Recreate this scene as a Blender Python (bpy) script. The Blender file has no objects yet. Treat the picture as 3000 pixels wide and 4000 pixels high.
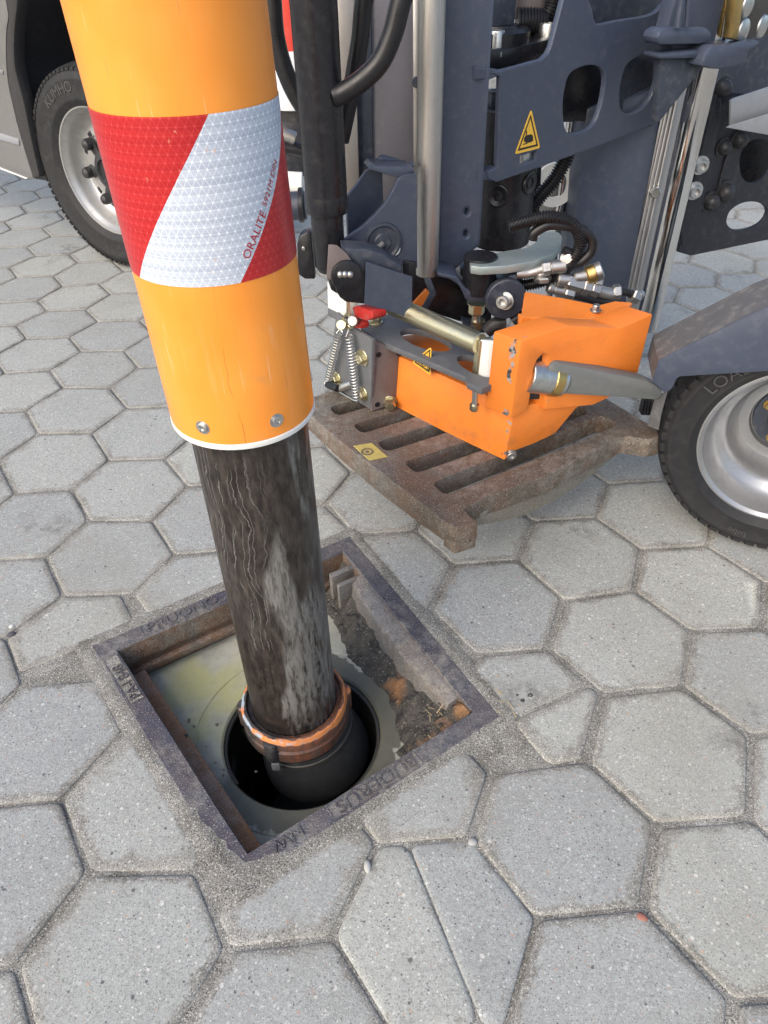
import bpy, bmesh, math, random
import numpy as np
from mathutils import Vector, Matrix, noise
random.seed(7)
S = bpy.context.scene
COL = S.collection
PI = math.pi
# ------------------------------------------------------------------ camera, sky, sun
R = np.array([[0.9996569107599542, -0.01668052789687474, -0.02019457250867482],
              [-0.026192761780674284, -0.6366188157747988, -0.7707336911213237],
              [0.0, 0.7709982123120054, -0.6368373078026444]])
CAM = np.array([0.17126918535593863, -0.836814907727553, 1.0821982399783896])
FPX = 2818.449
cam = bpy.data.objects.new('camera', bpy.data.cameras.new('camera'))
COL.objects.link(cam)
M = Matrix.Identity(4)
for i in range(3):
    M[i][0], M[i][1], M[i][2], M[i][3] = R[0][i], -R[1][i], -R[2][i], CAM[i]
cam.matrix_world = M
cam.data.sensor_width = 36.0
cam.data.lens = FPX / 4000 * 36
cam.data.clip_start = 0.02
cam.data.clip_end = 300
S.camera = cam
SUN_DIR = Vector((-0.52, -0.6, 0.62)).normalized()
world = bpy.data.worlds.new('World')
S.world = world
world.use_nodes = True
wn = world.node_tree
sky = wn.nodes.new('ShaderNodeTexSky')
sky.sky_type = 'NISHITA'
sky.sun_disc = False
sky.sun_elevation = math.asin(SUN_DIR.z)
sky.sun_rotation = math.atan2(SUN_DIR.x, SUN_DIR.y)
sky.dust_density = 3.0
sky.ozone_density = 0.5
wn.links.new(sky.outputs[0], wn.nodes['Background'].inputs[0])
wn.nodes['Background'].inputs[1].default_value = 0.15
sun = bpy.data.objects.new('sun', bpy.data.lights.new('sun', 'SUN'))
sun.data.energy = 1.4
sun.data.angle = math.radians(60)
sun.data.color = (1.0, 0.94, 0.85)
sun.rotation_euler = SUN_DIR.to_track_quat('Z', 'Y').to_euler()
COL.objects.link(sun)
S.view_settings.view_transform = 'Standard'
S.view_settings.look = 'None'
S.view_settings.gamma = 1
S.view_settings.use_curve_mapping = False
S.view_settings.exposure = 0.7

# ------------------------------------------------------------------ geometry helpers
def V3(a): return Vector((float(a[0]), float(a[1]), float(a[2])))
def ray(u, v): return R.T @ np.array([(u - 1500) / FPX, (v - 2000) / FPX, 1.0])
def HP(z): return (np.array([0, 0, z]), np.array([0, 0, 1.0]))
def VP(pt, ang):
    a = math.radians(ang)
    n = np.array([math.sin(a), -math.cos(a), 0.0])
    if n @ (CAM - np.array(pt, float)) < 0: n = -n
    return (np.array(pt, float), n)
def on(pl, u, v):                                   # where the sight line of a photo point meets a real plane
    d = ray(u, v)
    return CAM + d * (((pl[0] - CAM) @ pl[1]) / (d @ pl[1]))
def at_y(u, v, y): return on((np.array([0, y, 0]), np.array([0, 1.0, 0])), u, v)
def at_z(u, v, z): return on(HP(z), u, v)
def zoom(ox, oy, k): return lambda *p: [(ox + k * x, oy + k * y) for x, y in p]
z2 = zoom(1050, 0, .57264); z3 = zoom(1900, 0, .66305); z4 = zoom(1150, 900, .57264); z5 = zoom(1800, 900, .72333)
def basis(n):
    n = V3(n).normalized()
    up = Vector((0, 0, 1)) if abs(n.z) < .9 else Vector((0, 1, 0))
    e1 = up.cross(n).normalized(); e2 = n.cross(e1)
    return e1, e2, n
def shade(me, ang=32):
    me.shade_smooth(); me.set_sharp_from_angle(angle=math.radians(ang))
def link(name, me, mat, parent=None, ang=32):
    o = bpy.data.objects.new(name, me)
    if mat is not None and not me.materials: me.materials.append(mat)
    if ang: shade(me, ang)
    COL.objects.link(o)
    if parent is not None:
        o.parent = parent
        o.matrix_parent_inverse = Matrix.Translation(-root_loc(parent))
    return o
def root_loc(p):
    v = Vector(p.location)
    while p.parent is not None:
        return Vector((0, 0, 0)) if p.type == 'MESH' and p.location.length < 1e-9 else v
    return v
def thing(name, label, cat, loc, group=None):
    o = bpy.data.objects.new(name, None); COL.objects.link(o)
    o.location = V3(loc); o.empty_display_size = .05
    o['label'] = label; o['category'] = cat
    if group: o['group'] = group
    return o
def tag(o, label=None, cat=None, group=None, kind=None):
    if label: o['label'] = label
    if cat: o['category'] = cat
    if group: o['group'] = group
    if kind: o['kind'] = kind
    return o
def from_bm(name, bm, mat, parent=None, ang=32):
    bmesh.ops.recalc_face_normals(bm, faces=bm.faces[:])
    me = bpy.data.meshes.new(name); bm.to_mesh(me); bm.free()
    return link(name, me, mat, parent, ang)
def bevel_bm(bm, off, seg=2, ang=20):
    if off <= 0: return
    es = [e for e in bm.edges if len(e.link_faces) == 2 and e.calc_face_angle(0) > math.radians(ang)]
    bmesh.ops.bevel(bm, geom=es, offset=off, segments=seg, affect='EDGES', clamp_overlap=True, profile=.5)
def fillet(pts, r, n=4):                             # 2D polygon, rounded corners (r: number or list)
    out = []; L = len(pts)
    for i in range(L):
        rr = r[i] if isinstance(r, (list, tuple)) else r
        p = Vector(pts[i]); a = Vector(pts[i - 1]) - p; b = Vector(pts[(i + 1) % L]) - p
        la, lb = a.length, b.length
        if rr <= 0 or la < 1e-9 or lb < 1e-9: out.append(tuple(p)); continue
        a /= la; b /= lb
        c = max(-1, min(1, a.dot(b))); th = math.acos(c)
        if th > math.radians(172): out.append(tuple(p)); continue
        t = min(rr / math.tan(th / 2), la * .48, lb * .48)
        p0, p1 = p + a * t, p + b * t
        for k in range(n + 1):
            s = k / n
            out.append(tuple(p0 * (1 - s) ** 2 + p * 2 * s * (1 - s) + p1 * s * s))
    return out
def prism3(name, P, vec, mat, parent=None, bev=.0015, seg=2, ang=32):
    bm = bmesh.new(); vec = V3(vec)
    f = [bm.verts.new(V3(p)) for p in P]; b = [bm.verts.new(V3(p) + vec) for p in P]
    bm.faces.new(f); bm.faces.new(b[::-1]); n = len(f)
    for i in range(n): bm.faces.new((f[i], b[i], b[(i + 1) % n], f[(i + 1) % n]))
    bmesh.ops.recalc_face_normals(bm, faces=bm.faces[:])
    bevel_bm(bm, bev, seg)
    return from_bm(name, bm, mat, parent, ang)
def prism(name, pts, pl, vec, mat, parent=None, bev=.0015, fil=0, ang=32):
    """A solid whose front outline lies on plane pl; vec = depth (number: straight back) or a vector."""
    P = [on(pl, *p) for p in pts]
    if fil:
        e1, e2, n = basis(pl[1]); o = V3(pl[0])
        q = [((V3(p) - o).dot(e1), (V3(p) - o).dot(e2)) for p in P]
        P = [o + e1 * x + e2 * y for x, y in fillet(q, fil)]
    if isinstance(vec, (int, float)): vec = -np.array(pl[1]) * vec
    return prism3(name, P, vec, mat, parent, bev, ang=ang)
def smooth2(pts, n=6):
    L = len(pts); out = []
    for i in range(L):
        p0, p1, p2, p3 = [Vector(pts[(i + k) % L]) for k in (-1, 0, 1, 2)]
        for s in range(n):
            t = s / n
            out.append(tuple(.5 * (2 * p1 + (p2 - p0) * t + (2 * p0 - 5 * p1 + 4 * p2 - p3) * t * t + (3 * p1 - p0 - 3 * p2 + p3) * t ** 3)))
    return out
def plate2(name, outer, holes, org, e1, e2, n, th, mat, parent=None, bev=.0012):
    """flat plate with holes, 2D loops in metres; front face through org, thickness goes along -n"""
    cu = bpy.data.curves.new(name, 'CURVE'); cu.dimensions = '2D'; cu.fill_mode = 'BOTH'
    for lp in [outer] + holes:
        sp = cu.splines.new('POLY'); sp.points.add(len(lp) - 1); sp.use_cyclic_u = True
        for k, (x, y) in enumerate(lp): sp.points[k].co = (x, y, 0, 1)
    cu.extrude = max(th / 2 - bev, 1e-5); cu.bevel_depth = bev; cu.bevel_resolution = 1; cu.offset = -bev
    ob = bpy.data.objects.new('tmp', cu); COL.objects.link(ob)
    dg = bpy.context.evaluated_depsgraph_get()
    me = bpy.data.meshes.new_from_object(ob.evaluated_get(dg), depsgraph=dg)
    bpy.data.objects.remove(ob); bpy.data.curves.remove(cu)
    m = Matrix.Identity(4)
    o = V3(org) - V3(n) * (th / 2)
    for i in range(3): m[i][0], m[i][1], m[i][2], m[i][3] = e1[i], e2[i], n[i], o[i]
    me.transform(m); me.materials.clear(); me.name = name
    return link(name, me, mat, parent)
def plate(name, pts, pl, th, mat, parent=None, holes=(), fil=0, bev=.0012, hfil=0):
    e1, e2, n = basis(pl[1]); o = V3(pl[0])
    def loc(q): return [((V3(on(pl, *p)) - o).dot(e1), (V3(on(pl, *p)) - o).dot(e2)) for p in q]
    out = fillet(loc(pts), fil) if fil else loc(pts)
    hs = [fillet(loc(h), hfil) if hfil else loc(h) for h in holes]
    return plate2(name, out, hs, o, e1, e2, n, th, mat, parent, bev)
def ell(cx, cy, rx, ry, rot=0, n=28):
    r = math.radians(rot)
    return [(cx + rx * math.cos(t) * math.cos(r) - ry * math.sin(t) * math.sin(r), cy + rx * math.cos(t) * math.sin(r) + ry * math.sin(t) * math.cos(r)) for t in [2 * PI * k / n for k in range(n)]]
def lathe(name, prof, org, axis, mat, parent=None, n=32, ang=32, ref=None, bm=None, keep=False):
    own = bm is None
    if own: bm = bmesh.new()
    ax = V3(axis).normalized()
    e1 = V3(ref) if ref is not None else (Vector((1, 0, 0)) if abs(ax.x) < .8 else Vector((0, 1, 0)))
    e1 = (e1 - ax * e1.dot(ax)).normalized(); e2 = ax.cross(e1); o = V3(org)
    rings = []
    for r, h in prof:
        if r < 1e-6: rings.append([bm.verts.new(o + ax * h)])
        else: rings.append([bm.verts.new(o + ax * h + (e1 * math.cos(2 * PI * k / n) + e2 * math.sin(2 * PI * k / n)) * r) for k in range(n)])
    for a, b in zip(rings, rings[1:]):
        for k in range(n):
            k2 = (k + 1) % n
            if len(a) == 1 and len(b) == 1: break
            if len(a) == 1: bm.faces.new((a[0], b[k], b[k2]))
            elif len(b) == 1: bm.faces.new((a[k], a[k2], b[0]))
            else: bm.faces.new((a[k], a[k2], b[k2], b[k]))
    if keep: return bm
    return from_bm(name, bm, mat, parent, ang)
def cyl(name, p0, p1, r, mat, parent=None, n=24, bev=.0015, r1=None):
    p0, p1 = V3(p0), V3(p1); L = (p1 - p0).length; r1 = r if r1 is None else r1; b = min(bev, r * .4)
    return lathe(name, [(0, 0), (r - b, 0), (r, b), (r1, L - b), (r1 - b, L), (0, L)], p0, p1 - p0, mat, parent, n)
def box(name, c, size, mat, parent=None, rot=0, bev=.002, seg=2):
    a = math.radians(rot); u = Vector((math.cos(a), math.sin(a), 0)); v = Vector((-math.sin(a), math.cos(a), 0)); w = Vector((0, 0, 1)); c = V3(c)
    P = [c + u * (sx * size[0] / 2) + v * (sy * size[1] / 2) - w * (size[2] / 2) for sx, sy in ((-1, -1), (1, -1), (1, 1), (-1, 1))]
    return prism3(name, P, (0, 0, size[2]), mat, parent, bev, seg)
def spline(pts, n=8):
    P = [V3(p) for p in pts]; P = [P[0] * 2 - P[1]] + P + [P[-1] * 2 - P[-2]]; out = []
    for i in range(1, len(P) - 2):
        p0, p1, p2, p3 = P[i - 1:i + 3]
        for s in range(n):
            t = s / n
            out.append(.5 * (2 * p1 + (p2 - p0) * t + (2 * p0 - 5 * p1 + 4 * p2 - p3) * t * t + (3 * p1 - p0 - 3 * p2 + p3) * t ** 3))
    out.append(P[-2]); return out
def tube(name, pts, r, mat, parent=None, n=12, sm=8, corr=None, ang=40):
    P = spline(pts, sm) if sm > 1 else [V3(p) for p in pts]
    if corr:                                          # corrugated: resample along the arc length
        amp, pitch = corr; d = [0]
        for a, b in zip(P, P[1:]): d.append(d[-1] + (b - a).length)
        Q = []; k = max(8, int(d[-1] / pitch * 4)); j = 0; RR = []
        for i in range(k + 1):
            s = d[-1] * i / k
            while j < len(d) - 2 and d[j + 1] < s: j += 1
            t = (s - d[j]) / max(d[j + 1] - d[j], 1e-9); Q.append(P[j].lerp(P[j + 1], t))
            RR.append(r + (amp if i % 4 in (0, 1) else -amp))
        P = Q
    else: RR = [r] * len(P)
    bm = bmesh.new(); rings = []
    T = [(P[min(i + 1, len(P) - 1)] - P[max(i - 1, 0)]).normalized() for i in range(len(P))]
    e = T[0].orthogonal().normalized()
    for p, t, rr in zip(P, T, RR):
        e = (e - t * e.dot(t)).normalized(); f = t.cross(e)
        rings.append([bm.verts.new(p + (e * math.cos(2 * PI * k / n) + f * math.sin(2 * PI * k / n)) * rr) for k in range(n)])
    for a, b in zip(rings, rings[1:]):
        for k in range(n): bm.faces.new((a[k], a[(k + 1) % n], b[(k + 1) % n], b[k]))
    bm.faces.new(rings[0][::-1]); bm.faces.new(rings[-1])
    return from_bm(name, bm, mat, parent, ang)
def hexbolt(name, pos, d, r, h, mat, parent=None, washer=1.25, wh=.003):
    d = V3(d).normalized(); p = V3(pos)
    bm = bmesh.new()
    if washer: lathe('', [(0, 0), (r * washer, 0), (r * washer, wh * .8), (r * washer - wh * .2, wh), (0, wh)], p, d, None, n=20, bm=bm, keep=True)
    lathe('', [(0, wh), (r, wh), (r, wh + h * .82), (r * .86, wh + h), (0, wh + h)], p, d, None, n=6, bm=bm, keep=True)
    return from_bm(name, bm, mat, parent, 25)
def socketbolt(name, pos, d, r, h, mat, parent=None, washer=1.5):
    d = V3(d).normalized(); p = V3(pos); bm = bmesh.new()
    if washer: lathe('', [(0, 0), (r * washer, 0), (r * washer, h * .2), (0, h * .2)], p, d, None, n=20, bm=bm, keep=True)
    lathe('', [(r, 0), (r, h * .9), (r * .9, h), (r * .55, h), (r * .5, h * .55), (0, h * .5)], p, d, None, n=20, bm=bm, keep=True)
    return from_bm(name, bm, mat, parent, 30)
def text_bm(s, size, fn, depth=0.0):
    """lettering as a mesh, mapped by fn(x, y, z) to the world"""
    cu = bpy.data.curves.new('lettering', 'FONT'); cu.body = s; cu.size = size; cu.extrude = depth; cu.resolution_u = 3
    ob = bpy.data.objects.new('tmp', cu); COL.objects.link(ob)
    dg = bpy.context.evaluated_depsgraph_get()
    me = bpy.data.meshes.new_from_object(ob.evaluated_get(dg), depsgraph=dg)
    bpy.data.objects.remove(ob); bpy.data.curves.remove(cu)
    for v in me.vertices: v.co = V3(fn(*v.co))
    me.materials.clear()
    return me
def flat_text(name, s, size, org, d, up, mat, parent=None, depth=.0008, lift=0.0, sx=1.0):
    d = V3(d).normalized(); up = V3(up); n = d.cross(up).normalized(); up = n.cross(d); o = V3(org)
    me = text_bm(s, size, lambda x, y, z: o + d * (x * sx) + up * y + n * (z + lift), depth)
    return link(name, me, mat, parent, 30)

# ------------------------------------------------------------------ material helpers
class NT:
    def __init__(s, name):
        s.m = bpy.data.materials.new(name); s.m.use_nodes = True; s.t = s.m.node_tree
        s.b = s.t.nodes['Principled BSDF']; s.pos = s.n('NewGeometry').outputs['Position']
    def put(s, sock, v):
        if isinstance(v, bpy.types.NodeSocket): s.t.links.new(v, sock)
        elif isinstance(v, (tuple, list)) and len(v) == 3 and sock.type == 'RGBA': sock.default_value = (*v, 1)
        else: sock.default_value = v
    def n(s, typ, ins=None, **pr):
        nd = s.t.nodes.new('ShaderNode' + typ)
        for k, v in pr.items(): setattr(nd, k, v)
        for k, v in (ins or {}).items(): s.put(nd.inputs[k], v)
        return nd
    def noise(s, scale, detail=3, rough=.55, vec=None, dist=0): return s.n('TexNoise', {'Vector': vec or s.pos, 'Scale': scale, 'Detail': detail, 'Roughness': rough, 'Distortion': dist}).outputs['Fac']
    def voro(s, scale, vec=None, feat='F1', out='Distance', rnd=1.0): return s.n('TexVoronoi', {'Vector': vec or s.pos, 'Scale': scale, 'Randomness': rnd}, feature=feat).outputs[out]
    def math(s, op, a, b=0.0, c=0.0):
        nd = s.n('Math', operation=op); s.put(nd.inputs[0], a); s.put(nd.inputs[1], b); s.put(nd.inputs[2], c); return nd.outputs[0]
    def step(s, v, a, b, lo=0.0, hi=1.0): return s.n('MapRange', {0: v, 1: a, 2: b, 3: lo, 4: hi}, clamp=True).outputs[0]
    def mix(s, f, a, b, blend='MIX'):
        nd = s.n('Mix', data_type='RGBA', blend_type=blend); s.put(nd.inputs[0], f); s.put(nd.inputs[6], a); s.put(nd.inputs[7], b); return nd.outputs[2]
    def sep(s, v): return s.n('SeparateXYZ', {0: v}).outputs
    def scale(s, v, k): return s.n('VectorMath', {0: v, 1: k}, operation='MULTIPLY').outputs[0]
    def bump(s, h, st=.3, d=.002): s.put(s.b.inputs['Normal'], s.n('Bump', {'Height': h, 'Strength': st, 'Distance': d}).outputs[0])
    def set(s, col=None, rough=None, metal=None, spec=None, coat=None):
        for k, v in (('Base Color', col), ('Roughness', rough), ('Metallic', metal), ('Specular IOR Level', spec), ('Coat Weight', coat)):
            if v is not None: s.put(s.b.inputs[k], v)
        return s.m
def paint(name, col, rough=.38, dust=.25, dustcol=(.3, .29, .27), scratch=.0, chip=None, spec=.5, metal=0.0, var=.07):
    t = NT(name)
    a = t.noise(7, 4); c = t.mix(t.step(a, .3, .75, 0, var), col, tuple(min(1, x * 1.6 + .01) for x in col))
    d = t.noise(55, 5, .7); sp = t.noise(420, 2)
    c = t.mix(t.math('MULTIPLY', t.step(d, .5, .8), dust), c, dustcol)
    c = t.mix(t.step(sp, .74, .79, 0, dust * 1.6), c, (.55, .55, .53))
    if scratch:
        v = t.scale(t.pos, (22, 22, 3)); s1 = t.noise(14, 3, .6, v)
        c = t.mix(t.step(s1, .66, .7, 0, scratch), c, tuple(x * .45 for x in col))
    if chip:
        ch = t.math('MULTIPLY', t.step(t.noise(24, 5, .6), .66, .67), t.step(t.noise(3.2, 1), .5, .6)); c = t.mix(ch, c, chip)
    t.bump(t.noise(160, 2), .04, .001)
    return t.set(c, t.step(d, .35, .8, rough * .85, min(1, rough * 1.5)), metal, spec)
def metal(name, col, rough=.3, dirt=.3, dirtcol=(.12, .1, .08), scale=60, metallic=1.0, stretch=None):
    t = NT(name); v = t.scale(t.pos, stretch) if stretch else None
    d = t.noise(scale, 5, .65, v); f = t.noise(8, 3)
    c = t.mix(t.step(d, .45, .85, 0, dirt), col, dirtcol); c = t.mix(t.step(f, .4, .7, 0, dirt * .6), c, tuple(x * .6 for x in col))
    t.bump(d, .05, .001)
    return t.set(c, t.step(d, .3, .8, rough * .8, min(1, rough * 1.6)), metallic)
def plastic(name, col, rough=.55, dust=.15): return paint(name, col, rough, dust, var=.2, spec=.4)

def stone_nodes(t, vec, base, chips=True):
    """exposed-aggregate concrete: grains, white and dark chips, faint blotches"""
    g = t.noise(330, 3, .75, vec); g2 = t.noise(780, 2, .6, vec)
    cell = t.voro(260, vec, out='Color'); cv = t.sep(cell)[0]
    big = t.noise(9, 4, .6, vec)
    c = t.mix(t.step(big, .3, .7), tuple(x * .93 for x in base), tuple(x * 1.06 for x in base))
    c = t.mix(t.step(cv, .0, 1, 0, .5), c, tuple(x * .62 for x in base))
    c = t.mix(t.step(g, .54, .68, 0, .85), c, (.11, .105, .1))
    c = t.mix(t.step(t.noise(410, 3, .7, vec), .57, .69, 0, .7), c, (.66, .66, .65))
    if chips:
        rag = t.noise(300, 3, .6, vec)
        for sc, mx in ((260, .4), (120, .3), (60, .2)):
            vd = t.voro(sc, vec); vc = t.sep(t.voro(sc, vec, out='Color'))
            m = t.math('LESS_THAN', t.math('ADD', vd, t.math('MULTIPLY', t.math('SUBTRACT', rag, .5), .34)), t.math('MULTIPLY', vc[1], mx))
            for lo, hi, cc in ((.0, .13, (.62, .61, .58)), (.3, .37, (.14, .143, .15)), (.5, .56, (.45, .34, .28)), (.7, .85, (.52, .52, .51))):
                k = t.math('MULTIPLY', m, t.math('MULTIPLY', t.math('GREATER_THAN', vc[0], lo), t.math('LESS_THAN', vc[0], hi)))
                c = t.mix(k, c, cc)
    return c, g, g2
def mat_paver():
    t = NT('paver_concrete'); oi = t.n('ObjectInfo').outputs['Random']
    tc = t.n('TexCoord').outputs['Object']
    off = t.n('CombineXYZ', {0: t.math('MULTIPLY', oi, 37.0), 1: t.math('MULTIPLY', oi, 91.0), 2: t.math('MULTIPLY', oi, 13.0)}).outputs[0]
    vec = t.n('VectorMath', {0: tc, 1: off}, operation='ADD').outputs[0]
    c, g, g2 = stone_nodes(t, vec, (.42, .435, .418))
    tint = t.n('ValToRGB', {0: oi}).outputs[0]
    rp = t.t.nodes[-1].color_ramp
    rp.elements[0].color = (.86, .865, .88, 1); rp.elements[1].color = (1.05, 1.04, 1.0, 1)
    c = t.mix(1.0, c, tint, 'MULTIPLY')
    e = t.n('Attribute', attribute_name='edge').outputs['Fac']
    dn = t.noise(30, 6, .7); film = t.step(t.math('ADD', e, t.math('MULTIPLY', t.math('SUBTRACT', dn, .5), 2.2)), .42, .72)
    sand, sg, sg2 = sand_nodes(t)
    c = t.mix(t.math('MULTIPLY', film, .85), c, sand)
    st = t.math('MULTIPLY', t.step(t.noise(5.5, 3, .6), .62, .75, 0, .3), t.step(t.noise(60, 3), .35, .7)); c = t.mix(st, c, (.22, .2, .17)); wp_ = t.pos; big2 = t.noise(2.1, 4, .6, wp_); c = t.mix(t.step(big2, .5, .68, 0, .32), c, (.27, .255, .21)); c = t.mix(t.math('MULTIPLY', t.step(t.noise(3.7, 3, .6, wp_), .62, .7), t.step(t.noise(45, 4, .7, wp_), .4, .6, 0, .55)), c, (.12, .115, .105))
    h = t.math('ADD', t.math('MULTIPLY', g, .7), t.math('MULTIPLY', g2, .5)); t.bump(h, .55, .0022)
    return t.set(c, .9, 0, .3)
def sand_nodes(t):
    g = t.noise(520, 2, .7); g2 = t.noise(300, 3, .75); b = t.noise(13, 5, .65)
    c = t.mix(t.step(b, .36, .64), (.2, .19, .165), (.37, .36, .33))
    c = t.mix(t.step(g, .52, .6, 0, .9), c, (.05, .048, .045)); c = t.mix(t.step(g2, .56, .64, 0, .85), c, (.66, .65, .6))
    return c, g, g2
def mat_sand():
    t = NT('joint_sand'); c, g, g2 = sand_nodes(t)
    t.bump(t.math('ADD', g, g2), .8, .003)
    return t.set(c, .95, 0, .25)
def mat_iron(name, base=(.085, .08, .085), rust=.5, grime=.5, wet=0.0):
    t = NT(name); a = t.noise(16, 5, .65); b = t.noise(70, 4, .6); g = t.noise(420, 2)
    tone = t.mix(t.step(t.noise(3.2, 3, .6), .45, .6), base, tuple(x * .55 + .075 for x in base))
    c = t.mix(t.step(a, .4, .62, 0, rust), tone, (.2, .105, .055)); c = t.mix(t.step(b, .5, .7, 0, rust * .8), c, (.11, .06, .035))
    c = t.mix(t.math('MULTIPLY', t.math('MULTIPLY', t.step(t.noise(46, 6, .75), .42, .66), t.step(t.noise(6, 3, .6), .38, .56)), grime), c, (.33, .31, .27))
    c = t.mix(t.step(t.noise(260, 3, .75), .55, .68, 0, .7), c, (.03, .026, .024)); c = t.mix(t.step(g, .6, .7, 0, .8), c, (.5, .48, .44))
    t.bump(t.math('ADD', t.math('MULTIPLY', b, .6), g), .55, .0025)
    return t.set(c, t.step(a, .3, .7, .5 - wet, .85 - wet), .25)

MT = {}
MT['paver'] = mat_paver(); MT['sand'] = mat_sand()
MT['grey'] = paint('slate_blue_paint', (.05, .062, .094), .33, .12)
MT['grey_dark'] = paint('dark_slate_paint', (.036, .044, .064), .4, .25)
MT['frame_black'] = paint('dark_frame_paint', (.017, .018, .024), .45, .15)
MT['orange'] = paint('orange_paint', (.85, .23, .03), .36, .1, (.4, .3, .2), .35, chip=(.1, .1, .1))
MT['black'] = paint('black_paint', (.012, .012, .015), .3, .06)
MT['rubber'] = plastic('black_rubber', (.024, .024, .026), .42, .2)
MT['hose'] = plastic('hose_rubber', (.012, .012, .014), .32, .04)
MT['plate_grey'] = paint('grey_plate_paint', (.11, .115, .125), .5, .3)
MT['taupe'] = paint('taupe_plate_paint', (.16, .13, .125), .5, .3)
MT['zinc'] = metal('zinc_plating', (.62, .62, .6), .34, .45)
MT['yzinc'] = metal('yellow_zinc', (.72, .66, .45), .3, .35, (.3, .26, .12))
MT['steel'] = metal('brushed_steel', (.55, .53, .5), .42, .3, stretch=(3, 3, .4))
MT['chrome'] = metal('chromed_steel', (.78, .77, .75), .1, .12)
MT['alu'] = metal('aluminium', (.66, .66, .67), .38, .18, stretch=(3, 3, .3))
MT['brass'] = metal('brass', (.6, .42, .16), .35, .4)
MT['white'] = plastic('white_plastic', (.82, .81, .76), .5, .12)
MT['red'] = plastic('red_plastic', (.42, .02, .015), .45, .3)
MT['iron'] = mat_iron('cast_iron_frame', (.06, .062, .09), .14, .75)
MT['rust'] = mat_iron('rusty_cast_iron', (.13, .095, .07), .75, .55)
MT['grate'] = mat_iron('grate_iron', (.115, .094, .072), .5, .7)
MT['web'] = mat_iron('grate_side_iron', (.24, .225, .185), .12, .5)
MT['rust_orange'] = mat_iron('orange_rust', (.26, .13, .06), .5, .5)
MT['bucket'] = metal('bucket_metal', (.06, .06, .056), .5, .4, (.02, .02, .015), 30, .4)
MT['rim'] = paint('silver_rim_paint', (.36, .365, .375), .34, .35, (.16, .145, .12), 0, chip=(.06, .055, .05), metal=.75, var=.25)
MT['vanpaint'] = paint('van_grey_paint', (.2, .2, .195), .4, .2, metal=.3)
MT['silver'] = metal('silver_wheel_paint', (.5, .495, .48), .36, .4, (.16, .14, .115), 40, .7)
# ------------------------------------------------------------------ ground, joint sand, pavers
FR = [Vector((-.405, .086)), Vector((-.056, -.375)), Vector((.367, -.098)), Vector((.092, .390))]   # drain frame, anticlockwise
def seg_side(p, a, b): return (b.x - a.x) * (p[1] - a.y) - (b.y - a.y) * (p[0] - a.x)
def inside_frame(p, m=0.0):
    for i in range(4):
        a, b = FR[i], FR[(i + 1) % 4]
        if seg_side(p, a, b) / (b - a).length < m: return False
    return True
EDGE = .14; TH = math.radians(26.16256045486069); ORI = np.array([-3.73, -2.41])
def lat(i, y):
    p = (np.array([i * .8660254, y]) - ORI) * EDGE
    c, s = math.cos(TH), math.sin(TH)
    return np.array([c * p[0] + s * p[1], -s * p[0] + c * p[1]])
NODES = [(-2, 1, 2024, 2187), (-2, 2, 2084, 2036), (-1, 2.5, 2329, 2024), (0, 2, 2500, 2148), (0, 1, 2482, 2301), (-1, 0.5, 2199, 2353), (-1, -0.5, 2145, 2536), (0, -1, 2350, 2711), (1, -0.5, 2669, 2687), (1, 0.5, 2699, 2464), (1, 2.5, 2763, 2133), (2, 2, 2989, 2277), (2, 1, 2983, 2458), (0, -2, 2295, 2964), (2, -1, 2928, 2868), (1, -2.5, 2560, 3223), (2, -2, 2934, 3205), (1, -3.5, 2524, 3543), (0, -4, 2084, 3590), (-1, -3.5, 1844, 3265), (-2, -5, 1313, 3657), (-2, -4, 1476, 3307), (-5, -5.5, 338, 3410), (-3, -5.5, 886, 3705), (-5, -6.5, 66, 3772), (-10, -1, 344, 2036), (-9, -0.5, 597, 2036), (-8, -1, 678, 2169), (-8, -2, 524, 2319), (-9, -2.5, 247, 2332), (-10, -2, 187, 2175), (-9, -3.5, 18, 2488), (-8, -4, 90, 2675), (-14, 1, 101, 1605), (-13, 0.5, 149, 1694), (-12, 1, 357, 1692), (-12, 2, 497, 1598), (-13, 2.5, 429, 1516), (-14, 2, 246, 1513), (-15, 2.5, 193, 1448), (-15, 3.5, 318, 1374), (-14, 4, 485, 1371), (-13, 3.5, 538, 1439), (-16, 4, 270, 1318), (-16, 5, 381, 1255), (-15, 5.5, 545, 1251), (-17, 3.5, 101, 1323), (-18, 4, 63, 1272), (-11, 0.5, 424, 1798), (-11, -0.5, 285, 1914), (-10, 1, 646, 1793), (-17, 5.5, 338, 1212), (-18, 5, 181, 1214), (-19, 5.5, 152, 1176), (-19, 6.5, 241, 1119), (-18, 7, 390, 1111), (-17, 6.5, 430, 1149), (-20, 7, 211, 1081), (-20, 8, 304, 1026), (-21, 8.5, 272, 995), (-21, 6.5, 65, 1083), (-22, 7, 38, 1045), (-1, 14.5, 2691, 1026), (0, 14, 2809, 1069), (1, 14.5, 2950, 1066), (1, 15.5, 2950, 1015), (0, 13, 2794, 1120), (-1, 12.5, 2657, 1124), (-1, -2.5, 1910, 3036), (-4, -5, 778, 3416)]
KN = np.array([lat(n[0], n[1]) for n in NODES]); KD = np.array([at_z(n[2], n[3], 0)[:2] for n in NODES]) - KN
def warp(p):
    d2 = ((KN - p) ** 2).sum(1); w = np.exp(-d2 / (2 * .07 ** 2)) + 1e-4 * np.exp(-d2 / (2 * .35 ** 2)); s = w.sum()
    if s < 1e-9: return p
    return p + (w[:, None] * KD).sum(0) / (s + 1e-5)
def fbm(x, y, s, z=0.0): return noise.fractal(Vector((x * s, y * s, z)), .6, 2.0, 3)

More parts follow.
